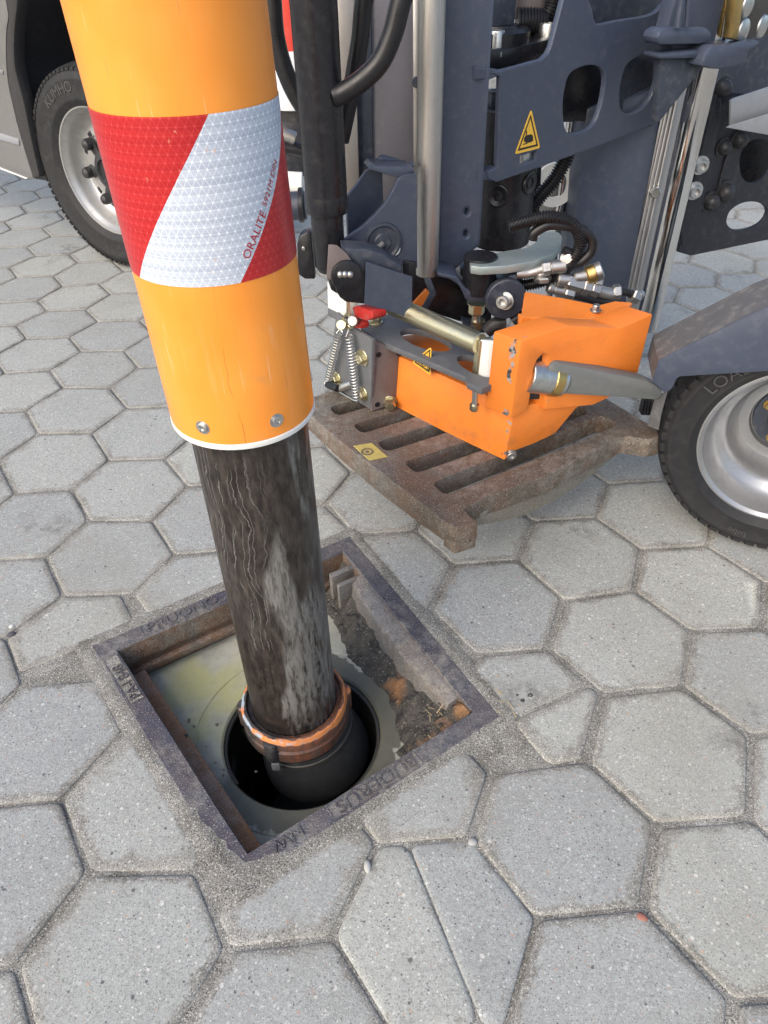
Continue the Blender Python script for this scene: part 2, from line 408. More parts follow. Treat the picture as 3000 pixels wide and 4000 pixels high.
gr = bmesh.new()
ring = [gr.verts.new((x, y, -.0115)) for x, y in ((-9, -6), (9, -6), (9, 12), (-9, 12))]
hole = [gr.verts.new((p.x, p.y, -.0115)) for p in [f * .97 for f in FR]]
# the sheet runs round the drain opening
cor = {0: (0, 3), 1: (0, 1), 2: (1, 2), 3: (2, 3)}
A_, B_, C_, D_ = ring; hL, hB, hR, hT = hole
for f in ((A_, B_, hB), (A_, hB, hL), (B_, C_, hR), (B_, hR, hB), (C_, D_, hT), (C_, hT, hR), (D_, A_, hL), (D_, hL, hT)): gr.faces.new(f)
far = [gr.verts.new((x, y, -.0115)) for x, y in ((-150, -150), (150, -150), (150, 150), (-150, 150))]
for i in range(4): gr.faces.new((far[i], far[(i + 1) % 4], ring[(i + 1) % 4], ring[i]))
ground = tag(from_bm('ground', gr, MT['sand'], None, 0), 'sandy paved yard running on behind the vehicles', kind='structure')
def sand_sheet(x0, x1, y0, y1, st):
    nx, ny = int((x1 - x0) / st) + 1, int((y1 - y0) / st) + 1
    co = []; 
    for j in range(ny):
        y = y0 + j * st
        for i in range(nx):
            x = x0 + i * st
            h = -.0019 + .0026 * fbm(x, y, 7) + .0012 * fbm(x, y, 45, 3.)
            co.append((x, y, max(-.0095, min(h, -.0003))))
    fs = []
    for j in range(ny - 1):
        for i in range(nx - 1):
            cx, cy = x0 + (i + .5) * st, y0 + (j + .5) * st
            if inside_frame((cx, cy), .012): continue
            a = j * nx + i; fs.append((a, a + 1, a + nx + 1, a + nx))
    me = bpy.data.meshes.new('pavement'); me.from_pydata(co, [], fs)
    return me
pav = link('pavement', sand_sheet(-2.4, 1.9, -.9, 2.6, .011), MT['sand'], None, 60)
tag(pav, 'grey hexagonal paving with sandy joints around the open drain', kind='structure')

def inset_each(poly, ds):
    L = len(poly); out = []
    for i in range(L):
        p0_, p1_, p2_ = Vector(poly[i - 1]), Vector(poly[i]), Vector(poly[(i + 1) % L])
        a, b = (p1_ - p0_).normalized(), (p2_ - p1_).normalized(); na, nb = Vector((-a.y, a.x)), Vector((-b.y, b.x))
        den = a.x * b.y - a.y * b.x; A = p0_ + na * ds[i - 1]; Bq = p1_ + nb * ds[i]
        if abs(den) < .05: out.append(p1_ + na * ds[i]); continue
        t = ((Bq - A).x * b.y - (Bq - A).y * b.x) / den; out.append(A + a * t)
    return out
def inset(poly, d):
    L = len(poly); out = []
    for i in range(L):
        p = Vector(poly[i]); a = (p - Vector(poly[i - 1])).normalized(); b = (Vector(poly[(i + 1) % L]) - p).normalized()
        na, nb = Vector((-a.y, a.x)), Vector((-b.y, b.x))
        k = 1 + na.dot(nb)
        out.append(p + (na + nb) * (d / max(k, .35)))
    return out
def clip(poly, a, b, off):                            # keep what lies outside the frame side a-b, pushed out by off
    L = (b - a).length; out = []
    dist = lambda p: -seg_side(p, a, b) / L - off
    for i in range(len(poly)):
        p, q = poly[i], poly[(i + 1) % len(poly)]; dp, dq = dist(p), dist(q)
        if dp >= 0: out.append(p)
        if dp * dq < 0: t = dp / (dp - dq); out.append(p + (q - p) * t)
    return out
def area(poly): return .5 * sum(poly[i][0] * poly[(i + 1) % len(poly)][1] - poly[(i + 1) % len(poly)][0] * poly[i][1] for i in range(len(poly)))
EAX, EAY = math.sin(TH), math.cos(TH)
def paver(poly, rnd, slim=None, bag=None):
    near = True
    fr = rnd.uniform(.012, .026); gap = rnd.uniform(.001, .0042)
    ds = []
    for i in range(len(poly)):
        a, b = Vector(poly[i]), Vector(poly[(i + 1) % len(poly)]); d = (b - a).normalized(); mid = (a + b) / 2
        fam = abs(d.x * EAX + d.y * EAY)                  # the joints that run away from the viewer are the wide ones
        nearf = max(0.0, min(1.0, (1.0 - mid.y) / 1.1)) * max(0.0, min(1.0, (mid.x + .9) / .9))
        h = noise.noise(Vector((mid.x * 9, mid.y * 9, 2.5))) * .5 + .5
        ds.append((.0012 + .0016 * h) + nearf * ((.002 + .0052 * h) if fam > .9 else .003 * h))
    if slim is not None: ds = [slim] * len(poly)
    P0 = inset_each(poly, ds)
    cen = sum((Vector(p) for p in P0), Vector((0, 0))) / len(P0)
    inr = min(abs(seg_side(cen, Vector(P0[i]), Vector(P0[(i + 1) % len(P0)]))) / (Vector(P0[(i + 1) % len(P0)]) - Vector(P0[i])).length for i in range(len(P0)))
    def ringpts(d): return fillet([tuple(cen + (Vector(p) - cen) * (1 - min(d / inr, .75))) for p in P0], max(fr - d, .003), 3)
    rings = [(ringpts(0), -.022, 1), (ringpts(0), -.0026, 1), (ringpts(.0018), -.0007, 1), (ringpts(.006), 0, .85), (ringpts(.014), .0003, .42), (ringpts(.034), .0005, 0.0)]
    c = sum((Vector(p) for p in poly), Vector((0, 0))) / len(poly)
    n = len(rings[0][0]); co = []; ed = []
    tx, ty, dz = rnd.gauss(0, .0035), rnd.gauss(0, .0035), .0006 + abs(rnd.gauss(0, .0007))
    jit = [(noise.noise(Vector((p[0] * 38, p[1] * 38, 5))) * .0026, noise.noise(Vector((p[0] * 38, p[1] * 38, 9))) * .0026) for p in rings[0][0]]
    for pts, z, e in rings:
        for (x, y), (jx, jy) in zip(pts, jit):
            co.append((x + jx - c.x, y + jy - c.y, z + dz + (x - c.x) * tx + (y - c.y) * ty)); ed.append(e if slim is None else e * .45)
    fs = []
    for k in range(len(rings) - 1):
        for i in range(n):
            a = k * n + i; b = k * n + (i + 1) % n; fs.append((a, b, b + n, a + n))
    fs.append(tuple(range((len(rings) - 1) * n, len(rings) * n)))
    if bag is not None:
        k = len(bag[0]); bag[0].extend((x + c.x, y + c.y, z) for x, y, z in co); bag[1].extend(tuple(i + k for i in f) for f in fs); bag[2].extend(ed); return
    me = bpy.data.meshes.new('paver'); me.from_pydata(co, [], fs)
    at = me.attributes.new('edge', 'FLOAT', 'POINT'); at.data.foreach_set('value', ed)
    o = link('paver', me, MT['paver'], None, 0); me.shade_smooth()
    o.parent = pav; o.location = (c.x, c.y, 0)
    return o
def visible(c):
    q = R @ (np.array([c.x, c.y, 0]) - CAM)
    if q[2] < .1: return False
    u, v = 1500 + FPX * q[0] / q[2], 2000 + FPX * q[1] / q[2]
    m = .17 * FPX / q[2]
    return -m < u < 3000 + m and 640 - m < v < 4000 + m
# stones cut in two by the layers of the paving, and one that has cracked
CUTS = [((2150, 2780), (2073, 2782), (2317, 2672), None), ((420, 2400), (478, 2325), (560, 2480), None), ((250, 2500), (247, 2332), (344, 2506), None), ((1700, 3700), (1602, 3320), (1880, 3990), .0005)]
CUTS = [[Vector(at_z(*p, 0)[:2]) for p in c[:3]] + [c[3]] for c in CUTS]
def half(poly, a, b, sgn):
    out = []; dist = lambda p: sgn * seg_side(p, a, b)
    for i in range(len(poly)):
        p, q = poly[i], poly[(i + 1) % len(poly)]; dp, dq = dist(p), dist(q)
        if dp >= 0: out.append(p)
        if dp * dq < 0: t = dp / (dp - dq); out.append(p + (q - p) * t)
    o2 = []
    for p in out:
        if not o2 or (p - o2[-1]).length > .01: o2.append(p)
    return o2
def split(poly, cc):
    for c, a, b, slim in CUTS:
        if all(seg_side(c, poly[i], poly[(i + 1) % len(poly)]) > 0 for i in range(len(poly))):
            hs = [half(poly, a, b, s) for s in (1, -1)]; hs = [h for h in hs if len(h) >= 3 and area(h) > .003]
            return [(h, slim) for h in hs]
    return [(poly, None)]
rnd = random.Random(3); npav = 0; rest = ([], [], [])
for j in range(-26, 40):
    for i in range(-34, 34):
        cx, cy = i * 2 + (j % 2), 1.5 * j
        # cell centre at (cx, cy) in half-width / edge units
        cc = Vector(lat(cx, cy))
        if not (-3.2 < cc.x < 3.4 and -1.7 < cc.y < 5.5): continue
        single = visible(cc) and cc.y < 3.4
        vs = [lat(cx + dx, cy + dy) for dx, dy in ((0, -1), (1, -.5), (1, .5), (0, 1), (-1, .5), (-1, -.5))]
        poly = [Vector(warp(v)) for v in vs]
        
        if any(inside_frame(p, -.02) for p in poly + [cc]) or inside_frame(cc, -.1):
            best = None
            for k in range(4):
                cl = clip(poly, FR[k], FR[(k + 1) % 4], .004 + .008 * rnd.random())
                if len(cl) >= 3 and (best is None or area(cl) > area(best)): best = cl
            if best is None or area(best) < .004: continue
            poly = []
            for p in best:
                if not poly or (p - poly[-1]).length > .012: poly.append(p)
            if len(poly) < 3 or area(inset(poly, .01)) < .002: continue
        for q, slim in split(poly, cc): paver(q, rnd, slim, None if single else rest); npav += single
print('pavers', npav)
me = bpy.data.meshes.new('paving_beyond'); me.from_pydata(rest[0], [], rest[1])
me.attributes.new('edge', 'FLOAT', 'POINT').data.foreach_set('value', rest[2])
o = link('paving_beyond', me, MT['paver'], pav, 0); me.shade_smooth(); tag(o, kind='stuff')
# ------------------------------------------------------------------ drain: cast frame, concrete ring, silt bucket
def mat_concrete_ring():
    t = NT('shaft_concrete'); x, y, z = t.sep(t.pos)
    r = t.math('SQRT', t.math('ADD', t.math('POWER', t.math('SUBTRACT', x, .005), 2.0), t.math('POWER', t.math('SUBTRACT', y, -.052), 2.0)))
    a = t.noise(9, 4, .6); g = t.noise(300, 3, .7); s = t.noise(60, 4)
    c = t.mix(t.step(a, .35, .65), (.33, .335, .28), (.45, .455, .39))
    c = t.mix(t.step(s, .45, .7, 0, .35), c, (.2, .2, .185)); c = t.mix(t.step(g, .6, .7, 0, .55), c, (.1, .1, .09))
    al = t.math('MULTIPLY', t.step(t.noise(5, 3, .55), .5, .62), t.step(x, .0, -.06)); c = t.mix(t.math('MULTIPLY', al, .75), c, (.4, .4, .17))
    wedge = t.math('ADD', r, t.math('MULTIPLY', t.math('SUBTRACT', t.noise(16, 5, .6), .5), .11))
    wet = t.math('MULTIPLY', t.step(wedge, .192, .188), t.step(t.math('ADD', x, t.math('MULTIPLY', y, -.6)), -.06, -.03))
    c = t.mix(t.math('MULTIPLY', wet, .8), c, (.07, .068, .045))
    t.bump(t.math('ADD', g, s), .3, .002)
    return t.set(c, t.mix(wet, (.85, .85, .85), (.35, .35, .35)), 0)
def mat_dirt():
    t = NT('wet_dirt'); a = t.noise(30, 5, .7); g = t.noise(260, 3)
    c = t.mix(t.step(a, .35, .65), (.018, .017, .016), (.085, .078, .068)); c = t.mix(t.step(t.noise(9, 3), .57, .66, 0, .8), c, (.3, .15, .06))
    c = t.mix(t.step(g, .6, .7, 0, .6), c, (.4, .38, .34)); t.bump(t.math('ADD', a, g), .8, .006)
    return t.set(c, t.step(a, .3, .7, .4, .9), 0)
MT['letter'] = mat_iron('lettering_iron', (.045, .045, .06), .1, .3)
MT['web_iron'] = mat_iron('worn_hinge_iron', (.19, .185, .18), .22, .6)
MT['shaft'] = mat_concrete_ring(); MT['dirt'] = mat_dirt()
frame = thing('gully', 'square cast iron drain frame with raised lettering set in the grey paving', 'drain frame', (0, 0, 0))
FIN = inset([tuple(p) for p in FR], .038); FBOT = inset([tuple(p) for p in FR], .033)
def quadring(name, loops, mat, parent, bev=.002):     # stack of four-cornered loops [(pts, z)]
    bm = bmesh.new(); L = [[bm.verts.new((p[0], p[1], z)) for p in pts] for pts, z in loops]
    for a, b in zip(L, L[1:]):
        for i in range(4): bm.faces.new((a[i], a[(i + 1) % 4], b[(i + 1) % 4], b[i]))
    bmesh.ops.subdivide_edges(bm, edges=bm.edges[:], cuts=5, use_grid_fill=True)
    for v in bm.verts:
        n = noise.noise(v.co * 23) * .0016; v.co += Vector((n, noise.noise(v.co * 23 + Vector((7, 1, 2))) * .0016, n * .5))
    return from_bm(name, bm, mat, parent, 40)
quadring('rim', [(FR, -.1), (FR, -.001), (inset([tuple(p) for p in FR], .003), .0025), (inset([tuple(p) for p in FR], .0355), .0025), (FIN, -.002)], MT['iron'], frame)
quadring('inner_wall', [(FIN, -.002), (inset([tuple(p) for p in FR], .040), -.05), (inset([tuple(p) for p in FR], .036), -.056), (inset([tuple(p) for p in FR], .033), -.124)], MT['rust'], frame)
fi = [Vector((p[0], p[1], 0)) for p in FIN]           # L, B, R, T corners of the opening
def strip(a, b, t0, t1, z, w, h, name, mat):
    A = a.lerp(b, t0); Bv = a.lerp(b, t1); d = (Bv - A).normalized(); n = Vector((-d.y, d.x, 0))
    P = [A - n * .004, Bv - n * .004, Bv + n * w, A + n * w]
    return prism3(name, [p + Vector((0, 0, z)) for p in P], (0, 0, -h), mat, frame, .003)
strip(fi[0], fi[1], .06, .995, -.05, .03, .03, 'seat_ledge', MT['rust_orange'])
strip(fi[3], fi[0], .02, .98, -.066, .012, .016, 'seat_ledge', MT['rust'])
# hinge side: a heavy bar with two bearing blocks
def hinge_bar():
    bm = bmesh.new(); a, b = fi[2], fi[3]; d = b - a; L = d.length; d.normalize(); n = Vector((-d.y, d.x, 0)); rows = []
    for i in range(71):
        t = .085 + .75 * i / 70; w = .024 + .011 * math.sin(PI * i / 70) + .003 * noise.noise(Vector((t * 22, 0, 1)))
        row = []
        for j, (s, z) in enumerate(((-.1, -.004), (.0, -.0035), (.3, -.006), (.6, -.009), (.85, -.011), (.97, -.016), (1.0, -.024), (1.02, -.036), (1.06, -.05), (1.1, -.065), (1.15, -.08), (1.2, -.1))):
            p = a + d * (L * t) + n * (s * w); k = noise.noise(Vector((p.x * 70, p.y * 70, z * 90)))
            chip = max(0.0, noise.noise(Vector((t * 30, 3.3, 0))) - .25) * .02 if 4 <= j <= 6 else 0
            row.append(bm.verts.new((p.x + n.x * (k * .0016 - chip), p.y + n.y * (k * .0016 - chip), z + (k * .0014 if j > 1 else 0) - chip * .8)))
        rows.append(row)
    for r0, r1 in zip(rows, rows[1:]):
        for j in range(11): bm.faces.new((r0[j], r1[j], r1[j + 1], r0[j + 1]))
    for r in (rows[0], rows[-1]): bm.faces.new(r)
    from_bm('hinge_bar', bm, MT['web_iron'], frame, 40)
hinge_bar()
for t0, t1 in ((.825, .85), (.895, .925)): strip(fi[2], fi[3], t0, t1, -.006, .055, .07, 'bearing_block', MT['web_iron'])
for t0, t1 in ((.015, .075),): strip(fi[2], fi[3], t0, t1, -.03, .05, .06, 'bearing_block', MT['rust'])
def lettering(s, size, k, t, off, sx=1.0, d=.0011):
    a, b = FR[k], FR[(k + 1) % 4]; dd = (a - b).normalized(); out = Vector((dd.y, -dd.x)) * -1
    out = Vector((-dd.y, dd.x)); o = a.lerp(b, t) - out * off
    me = flat_text('lettering', s, size, (o.x, o.y, .0036), (dd.x, dd.y, 0), (out.x, out.y, 0), MT['letter'], frame, d, 0.0005, sx)
    return me
def pad(k, t0, t1, o0, o1, fmat):                            # raised border of a lettering field
    a, b = FR[k], FR[(k + 1) % 4]; dd = (b - a).normalized(); inn = Vector((-dd.y, dd.x)); L = (b - a).length
    def bar(p, q, w):
        d = (q - p).normalized(); n = Vector((-d.y, d.x)) * w / 2
        prism3('lettering_border', [Vector((v.x, v.y, .0024)) for v in (p - n, q - n, q + n, p + n)], (0, 0, .0016), MT['iron'], frame, .0004, 1)
    prism3('lettering_field', [Vector((v.x, v.y, .0022)) for v in (a + dd * (t0 * L) + inn * o0, a + dd * (t1 * L) + inn * o0, a + dd * (t1 * L) + inn * o1, a + dd * (t0 * L) + inn * o1)], (0, 0, .0007), fmat, frame, 0)
    P = [a + dd * (t0 * L) + inn * o0, a + dd * (t1 * L) + inn * o0, a + dd * (t1 * L) + inn * o1, a + dd * (t0 * L) + inn * o1]
    for i in range(4): bar(P[i], P[(i + 1) % 4], .0022)
lettering('BUDERUS', .031, 1, .66, .030, 1.15); pad(1, .335, .67, .006, .032, MT['web_iron'])
lettering('PA-I 848', .028, 0, .3, .030, .95); pad(0, .09, .31, .006, .032, MT['sand'])
lettering('PRUONO', .031, 3, .82, .030, 1.15); pad(3, .48, .835, .006, .032, MT['iron'])
lettering('NW', .026, 1, .24, .030, 1.1)
# dirt slumped against the hinge side
def dirt_bank():
    bm = bmesh.new(); a, b = fi[2], fi[3]; d = (b - a); L = d.length; d.normalize(); n = Vector((-d.y, d.x, 0)); rows = []
    N_, W_ = 60, 16
    for i in range(N_ + 1):
        t = i / N_; row = []
        wid = (.062 + .06 * (noise.noise(Vector((t * 4, 1, 0))) * .5 + .5)) * (1 if t > .12 else 1.15) * (1 - .2 * t)
        for j in range(W_ + 1):
            s = j / W_; p = a + d * (L * t) + n * (s * wid + .002)
            z = -.028 + (-.079) * (s ** 1.15) + .012 * noise.noise(p * 42) + .006 * noise.noise(p * 110)
            if t < .14: z += .03 * (1 - t / .14) * (1 - s)
            row.append(bm.verts.new((p.x, p.y, max(z, -.1062))))
        rows.append(row)
    for r0, r1 in zip(rows, rows[1:]):
        for j in range(W_): bm.faces.new((r0[j], r1[j], r1[j + 1], r0[j + 1]))
    return tag(from_bm('mud_bank', bm, MT['dirt'], frame, 0), kind='stuff')
dirt_bank()
def crumbs():
    bm = bmesh.new(); rr = random.Random(5)
    for c, n, sp, z in ((fi[2] + Vector((-.02, .03, 0)), 40, .03, -.03), (fi[0].lerp(fi[1], .55), 30, .05, -.045), (Vector((.385, -.06, 0)), 26, .025, -.002)):
        for _ in range(n):
            p = c + Vector((rr.gauss(0, sp), rr.gauss(0, sp), 0)); s = rr.uniform(.0015, .0045)
            if z > -.01 and inside_frame(p, -.002): continue
            if z < -.01 and not inside_frame(p, .05): continue
            bmesh.ops.create_icosphere(bm, subdivisions=1, radius=s, matrix=Matrix.Translation((p.x, p.y, z + s * .4)) @ Matrix.Diagonal((rr.uniform(.7, 1.5), rr.uniform(.7, 1.5), .7, 1)))
    return tag(from_bm('gravel', bm, MT['dirt'], None, 0), 'crumbs of grit and gravel along the drain frame edge', kind='stuff')
crumbs()
def sand_drift():
    bm = bmesh.new()
    for k, cov in ((0, lambda t: -.008 + max(0, (t - .62) * .1)), (1, lambda t: max(-.006, .03 - t * .17)), (2, lambda t: -.01), (3, lambda t: -.007)):
        a, b = FR[k], FR[(k + 1) % 4]; L = (b - a).length; d = (b - a) / L; n = Vector((-d.y, d.x)); rows = []; N_ = int(L / .004)
        for i in range(N_ + 1):
            t = -.03 + 1.06 * i / N_; row = []
            for j in range(15):
                q = -.028 + .068 * j / 14; p = a + d * (t * L) + n * q
                c = cov(max(0, min(1, t))) + .011 * noise.noise(Vector((p.x * 28, p.y * 28, 4)))
                z = .0026 + (c - q) * .11 + .0009 * noise.noise(Vector((p.x * 60, p.y * 60, 7)))
                if q < 0: z = min(z, .0046 + q * .18)
                row.append(bm.verts.new((p.x, p.y, max(-.004, min(z, .0050)) + .00022 * k)))
            rows.append(row)
        for r0, r1 in zip(rows, rows[1:]):
            for j in range(14):
                if j > 12 and False: continue
                vs = (r0[j], r1[j], r1[j + 1], r0[j + 1])
                if max(v.co.z for v in vs) < .0012 and j > 6: continue
                bm.faces.new(vs)
    o = from_bm('sand', bm, MT['sand'], pav, 0)
    for p in o.data.polygons: p.use_smooth = True
    return tag(o, kind='stuff')
sand_drift()
def twigs():
    bm = bmesh.new(); rr = random.Random(11)
    for _ in range(34):
        c = fi[2] + Vector((rr.gauss(-.03, .02), rr.gauss(.02, .02), -.02 - rr.random() * .02)) if rr.random() < .7 else Vector((.375 + rr.gauss(0, .02), -.07 + rr.gauss(0, .03), .002))
        a = rr.uniform(0, PI); L = rr.uniform(.006, .02); d = Vector((math.cos(a), math.sin(a), rr.uniform(-.2, .3))) * L; w = Vector((-d.y, d.x, 0)).normalized() * rr.uniform(.0004, .0011)
        P = [c - w, c + w, c + d + w * .6, c + d - w * .6]; lo = [bm.verts.new(p) for p in P]; hi = [bm.verts.new(p + Vector((0, 0, .0009))) for p in P]
        bm.faces.new(hi); bm.faces.new(lo[::-1])
        for i in range(4): bm.faces.new((lo[i], lo[(i + 1) % 4], hi[(i + 1) % 4], hi[i]))
    return tag(from_bm('litter', bm, paint('dry_straw', (.42, .33, .19), .8, .3), None, 0), 'bits of dry straw and bark caught at the drain corner', kind='stuff')
twigs()
HC = Vector((.006, -.052, 0)); CZ = -.104
lathe('concrete_ring', [(.1475, -.28), (.1475, CZ - .004), (.151, CZ), (.196, CZ), (.198, CZ - .0025), (.202, CZ - .0025), (.204, CZ), (.3, CZ + .001), (.375, CZ), (.375, -.28)], HC, (0, 0, 1), MT['shaft'], None, 72)
ringo = bpy.data.objects['concrete_ring']
tag(ringo, 'grey concrete ring with a wet round hole below the iron frame', 'concrete ring')
bucket = thing('silt_bucket', 'black slotted metal silt bucket hanging in the drain hole', 'bucket', (HC.x, HC.y, -.45))
def bucket_wall():
    bm = bmesh.new(); n = 48; zs = [-.130, -.165, -.205, -.215, -.25, -.285, -.45]; rad = [.144, .140, .132, .131, .128, .125, .115]; rg = []
    for z, r in zip(zs, rad): rg.append([bm.verts.new((HC.x + r * math.cos(2 * PI * k / n), HC.y + r * math.sin(2 * PI * k / n), z)) for k in range(n)])
    for q, (a, b) in enumerate(zip(rg, rg[1:])):
        for k in range(n):
            if q == 1 and k % 8 < 5: continue
            if q == 4 and k % 6 == 0: continue
            bm.faces.new((a[k], a[(k + 1) % n], b[(k + 1) % n], b[k]))
    bmesh.ops.solidify(bm, geom=bm.faces[:], thickness=.002)
    return from_bm('bucket_wall', bm, MT['bucket'], bucket, 30)
bucket_wall()
lathe('bucket_floor', [(0, -.45), (.115, -.45), (.115, -.447), (0, -.447)], HC, (0, 0, 1), MT['bucket'], bucket, 40)
tube('bucket_rim', [HC + Vector((.1445 * math.cos(a), .1445 * math.sin(a), -.117)) for a in [math.radians(k * 10 - 60) for k in range(29)]], .0045, MT['bucket'], bucket, 10, 2)
lathe('shaft_wall', [(.3, -1.2), (.3, -.28), (.148, -.281)], HC, (0, 0, 1), MT['bucket'], bucket, 40)
lathe('shaft_floor', [(0, -1.2), (.3, -1.2)], HC, (0, 0, 1), MT['bucket'], bucket, 40)

# ------------------------------------------------------------------ suction pipe
PA = Vector((0.0, -.043, 0))
def mat_pipe():
    t = NT('wet_steel_pipe'); x, y, z = t.sep(t.pos); v = t.scale(t.pos, (1, 1, .16)); v2 = t.scale(t.pos, (1, 1, .3))
    a = t.noise(20, 4, .6, v); b = t.noise(95, 4, .7, v2); w = t.noise(38, 3, .6, v, .6); pch = t.noise(7, 3, .6, v2)
    c = t.mix(t.step(b, .4, .65), (.026, .021, .018), (.075, .062, .052))
    pale = t.math('MULTIPLY', t.step(t.math('ADD', pch, t.math('MULTIPLY', x, .9)), .53, .57), t.step(t.math('ADD', a, t.math('MULTIPLY', b, .5)), .66, .74)); pale = t.math('MULTIPLY', pale, t.step(t.noise(120, 5, .75, v), .36, .56)); c = t.mix(t.math('MULTIPLY', pale, .85), c, (.24, .235, .22))
    ang = t.math('ARCTAN2', t.math('ADD', y, .043), x)
    wob = t.math('ADD', t.math('MULTIPLY', t.math('SUBTRACT', t.noise(9, 2, .5, t.scale(t.pos, (.4, .4, 1))), .5), 3.2), t.math('MULTIPLY', t.math('SUBTRACT', t.noise(60, 3, .6), .5), .6))
    run = None
    for fq, ph in ((3.6, .1), (5.3, .6)):
        q = t.math('PINGPONG', t.math('ADD', t.math('ADD', t.math('MULTIPLY', ang, fq), t.math('MULTIPLY', wob, 1.0)), ph), .5)
        m = t.step(q, .035, .012); run = m if run is None else t.math('MAXIMUM', run, m)
    run = t.math('MULTIPLY', run, t.step(t.noise(14, 2), .42, .5))
    run = t.math('MULTIPLY', run, t.step(x, .03, -.005)); run = t.math('MULTIPLY', run, t.step(z, .12, .22)); c = t.mix(t.math('MULTIPLY', run, .8), c, (.25, .24, .22))
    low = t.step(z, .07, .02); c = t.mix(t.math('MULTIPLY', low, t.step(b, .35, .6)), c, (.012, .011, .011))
    t.bump(t.math('ADD', t.math('MULTIPLY', b, .5), t.math('MULTIPLY', run, .5)), .35, .0015)
    return t.set(c, t.math('ADD', t.step(a, .35, .65, .22, .5), t.math('MULTIPLY', pale, .2)), .35)
def sleeve_nodes(t): 
    u = t.n('UVMap', uv_map='wrap').outputs[0]; return u, t.sep(u)
def mat_sleeve():
    t = NT('orange_plastic_sleeve'); u, (ux, uy, _) = sleeve_nodes(t)
    v = t.scale(u, (70, 5, 1)); st = t.noise(1.0, 4, .6, v); sm = t.noise(28, 4, .65); big = t.noise(7, 3)
    c = t.mix(t.step(big, .35, .65), (.9, .28, .03), (.95, .34, .05))
    low = t.step(uy, .83, .66)
    c = t.mix(t.math('MULTIPLY', t.math('MULTIPLY', t.step(st, .6, .76), low), .22), c, (.9, .5, .28))
    c = t.mix(t.math('MULTIPLY', t.math('MULTIPLY', t.step(sm, .6, .72), low), .3), c, (.55, .28, .12))
    ck = t.math('ABSOLUTE', t.math('SUBTRACT', t.math('ADD', ux, t.math('MULTIPLY', t.noise(9, 3, .6, t.scale(u, (0, 1, 0))), .03)), -.118))
    c = t.mix(t.math('MULTIPLY', t.math('MULTIPLY', t.step(ck, .0006, .0002), t.step(t.noise(22, 2, .5, t.scale(u, (0, 1, 0))), .4, .5)), low), c, (.4, .13, .03))
    for sx_, sy_, cc in ((420, 9, (.95, .62, .4)), (300, 14, (.45, .22, .1))):
        sc = t.noise(1.0, 2, .5, t.scale(u, (sx_, sy_, 1))); c = t.mix(t.math('MULTIPLY', t.math('MULTIPLY', t.step(sc, .68, .72), t.step(big, .45, .6)), .5), c, cc)
    return t.set(c, t.step(sm, .3, .7, .28, .42), 0, .5)
def mat_tape():
    """red and white diagonal bands of prismatic reflective film with its six-pointed star cells"""
    t = NT('reflective_tape'); u, (ux, uy, _) = sleeve_nodes(t)
    s = t.math('SUBTRACT', ux, t.math('DIVIDE', t.math('SUBTRACT', uy, .951), 1.29))
    s = t.math('ADD', s, .1064)                          # 0 .. .122 is white
    white = t.math('MULTIPLY', t.math('GREATER_THAN', s, 0.0), t.math('LESS_THAN', s, .121))
    L = .0072; lines = None
    for ang in (90, 30, 150):                            # three families of lines: stars on a hexagonal lattice
        ca, sa = math.cos(math.radians(ang)), math.sin(math.radians(ang))
        q = t.math('ADD', t.math('MULTIPLY', ux, ca / L), t.math('MULTIPLY', uy, sa / L))
        d = t.math('PINGPONG', q, .5); m = t.step(d, .0, .13, 1, 0); lines = m if lines is None else t.math('ADD', lines, m)
    def cell(k0):
        p = t.n('CombineXYZ', {0: t.math('MULTIPLY', ux, 1 / L), 1: t.math('MULTIPLY', uy, 1 / L), 2: 0.0}).outputs[0]
        return p
    star = t.step(lines, .5, 1.1)
    facet = t.math('FRACT', t.math('ADD', t.math('FLOOR', t.math('MULTIPLY', ux, 2 / L)), t.math('MULTIPLY', t.math('FLOOR', t.math('MULTIPLY', uy, 1.7 / L)), .37)))
    wcol = t.mix(star, t.mix(facet, (.4, .45, .54), (.52, .57, .65)), (.78, .82, .88)); rcol = t.mix(star, t.mix(facet, (.4, .012, .016), (.47, .018, .02)), (.58, .05, .05))
    c = t.mix(white, rcol, wcol)
    sc = t.noise(34, 4, .7); c = t.mix(t.math('MULTIPLY', t.step(sc, .68, .72), t.step(t.noise(6, 1), .52, .58)), c, (.72, .42, .26))
    return t.set(c, .3, 0, .5)
def mat_collar():
    t = NT('chipped_orange_coupling'); a = t.noise(26, 5, .65); b = t.noise(120, 3); x, y, z = t.sep(t.pos)
    rust_ = t.mix(t.step(b, .4, .65), (.16, .06, .032), (.07, .04, .03)); dark = t.mix(t.step(b, .4, .6), (.02, .018, .018), (.06, .05, .045))
    c = t.mix(t.step(t.math('ADD', x, t.math('MULTIPLY', a, .05)), -.005, .03), dark, rust_); c = t.mix(t.step(a, .54, .6), c, (.1, .06, .045))
    top = t.step(t.math('ADD', z, t.math('MULTIPLY', t.math('SUBTRACT', t.noise(26, 3), .5), .03)), -.009, -.005)
    side = t.step(t.math('ADD', x, t.math('MULTIPLY', a, .06)), .05, .02)
    r2 = t.math('SQRT', t.math('ADD', t.math('POWER', x, 2.0), t.math('POWER', t.math('ADD', y, .043), 2.0))); edge = t.step(t.math('ADD', r2, t.math('MULTIPLY', t.math('SUBTRACT', t.noise(45, 3), .5), .012)), .0895, .0905)
    top = t.math('MULTIPLY', top, edge)
    c = t.mix(top, c, t.mix(t.step(a, .46, .54), (.34, .42, .48), (.62, .22, .07))); c = t.mix(t.math('MULTIPLY', top, t.math('SUBTRACT', 1.0, side)), c, (.5, .18, .055))
    t.bump(t.math('ADD', a, b), .5, .002)
    return t.set(c, .55, 0)
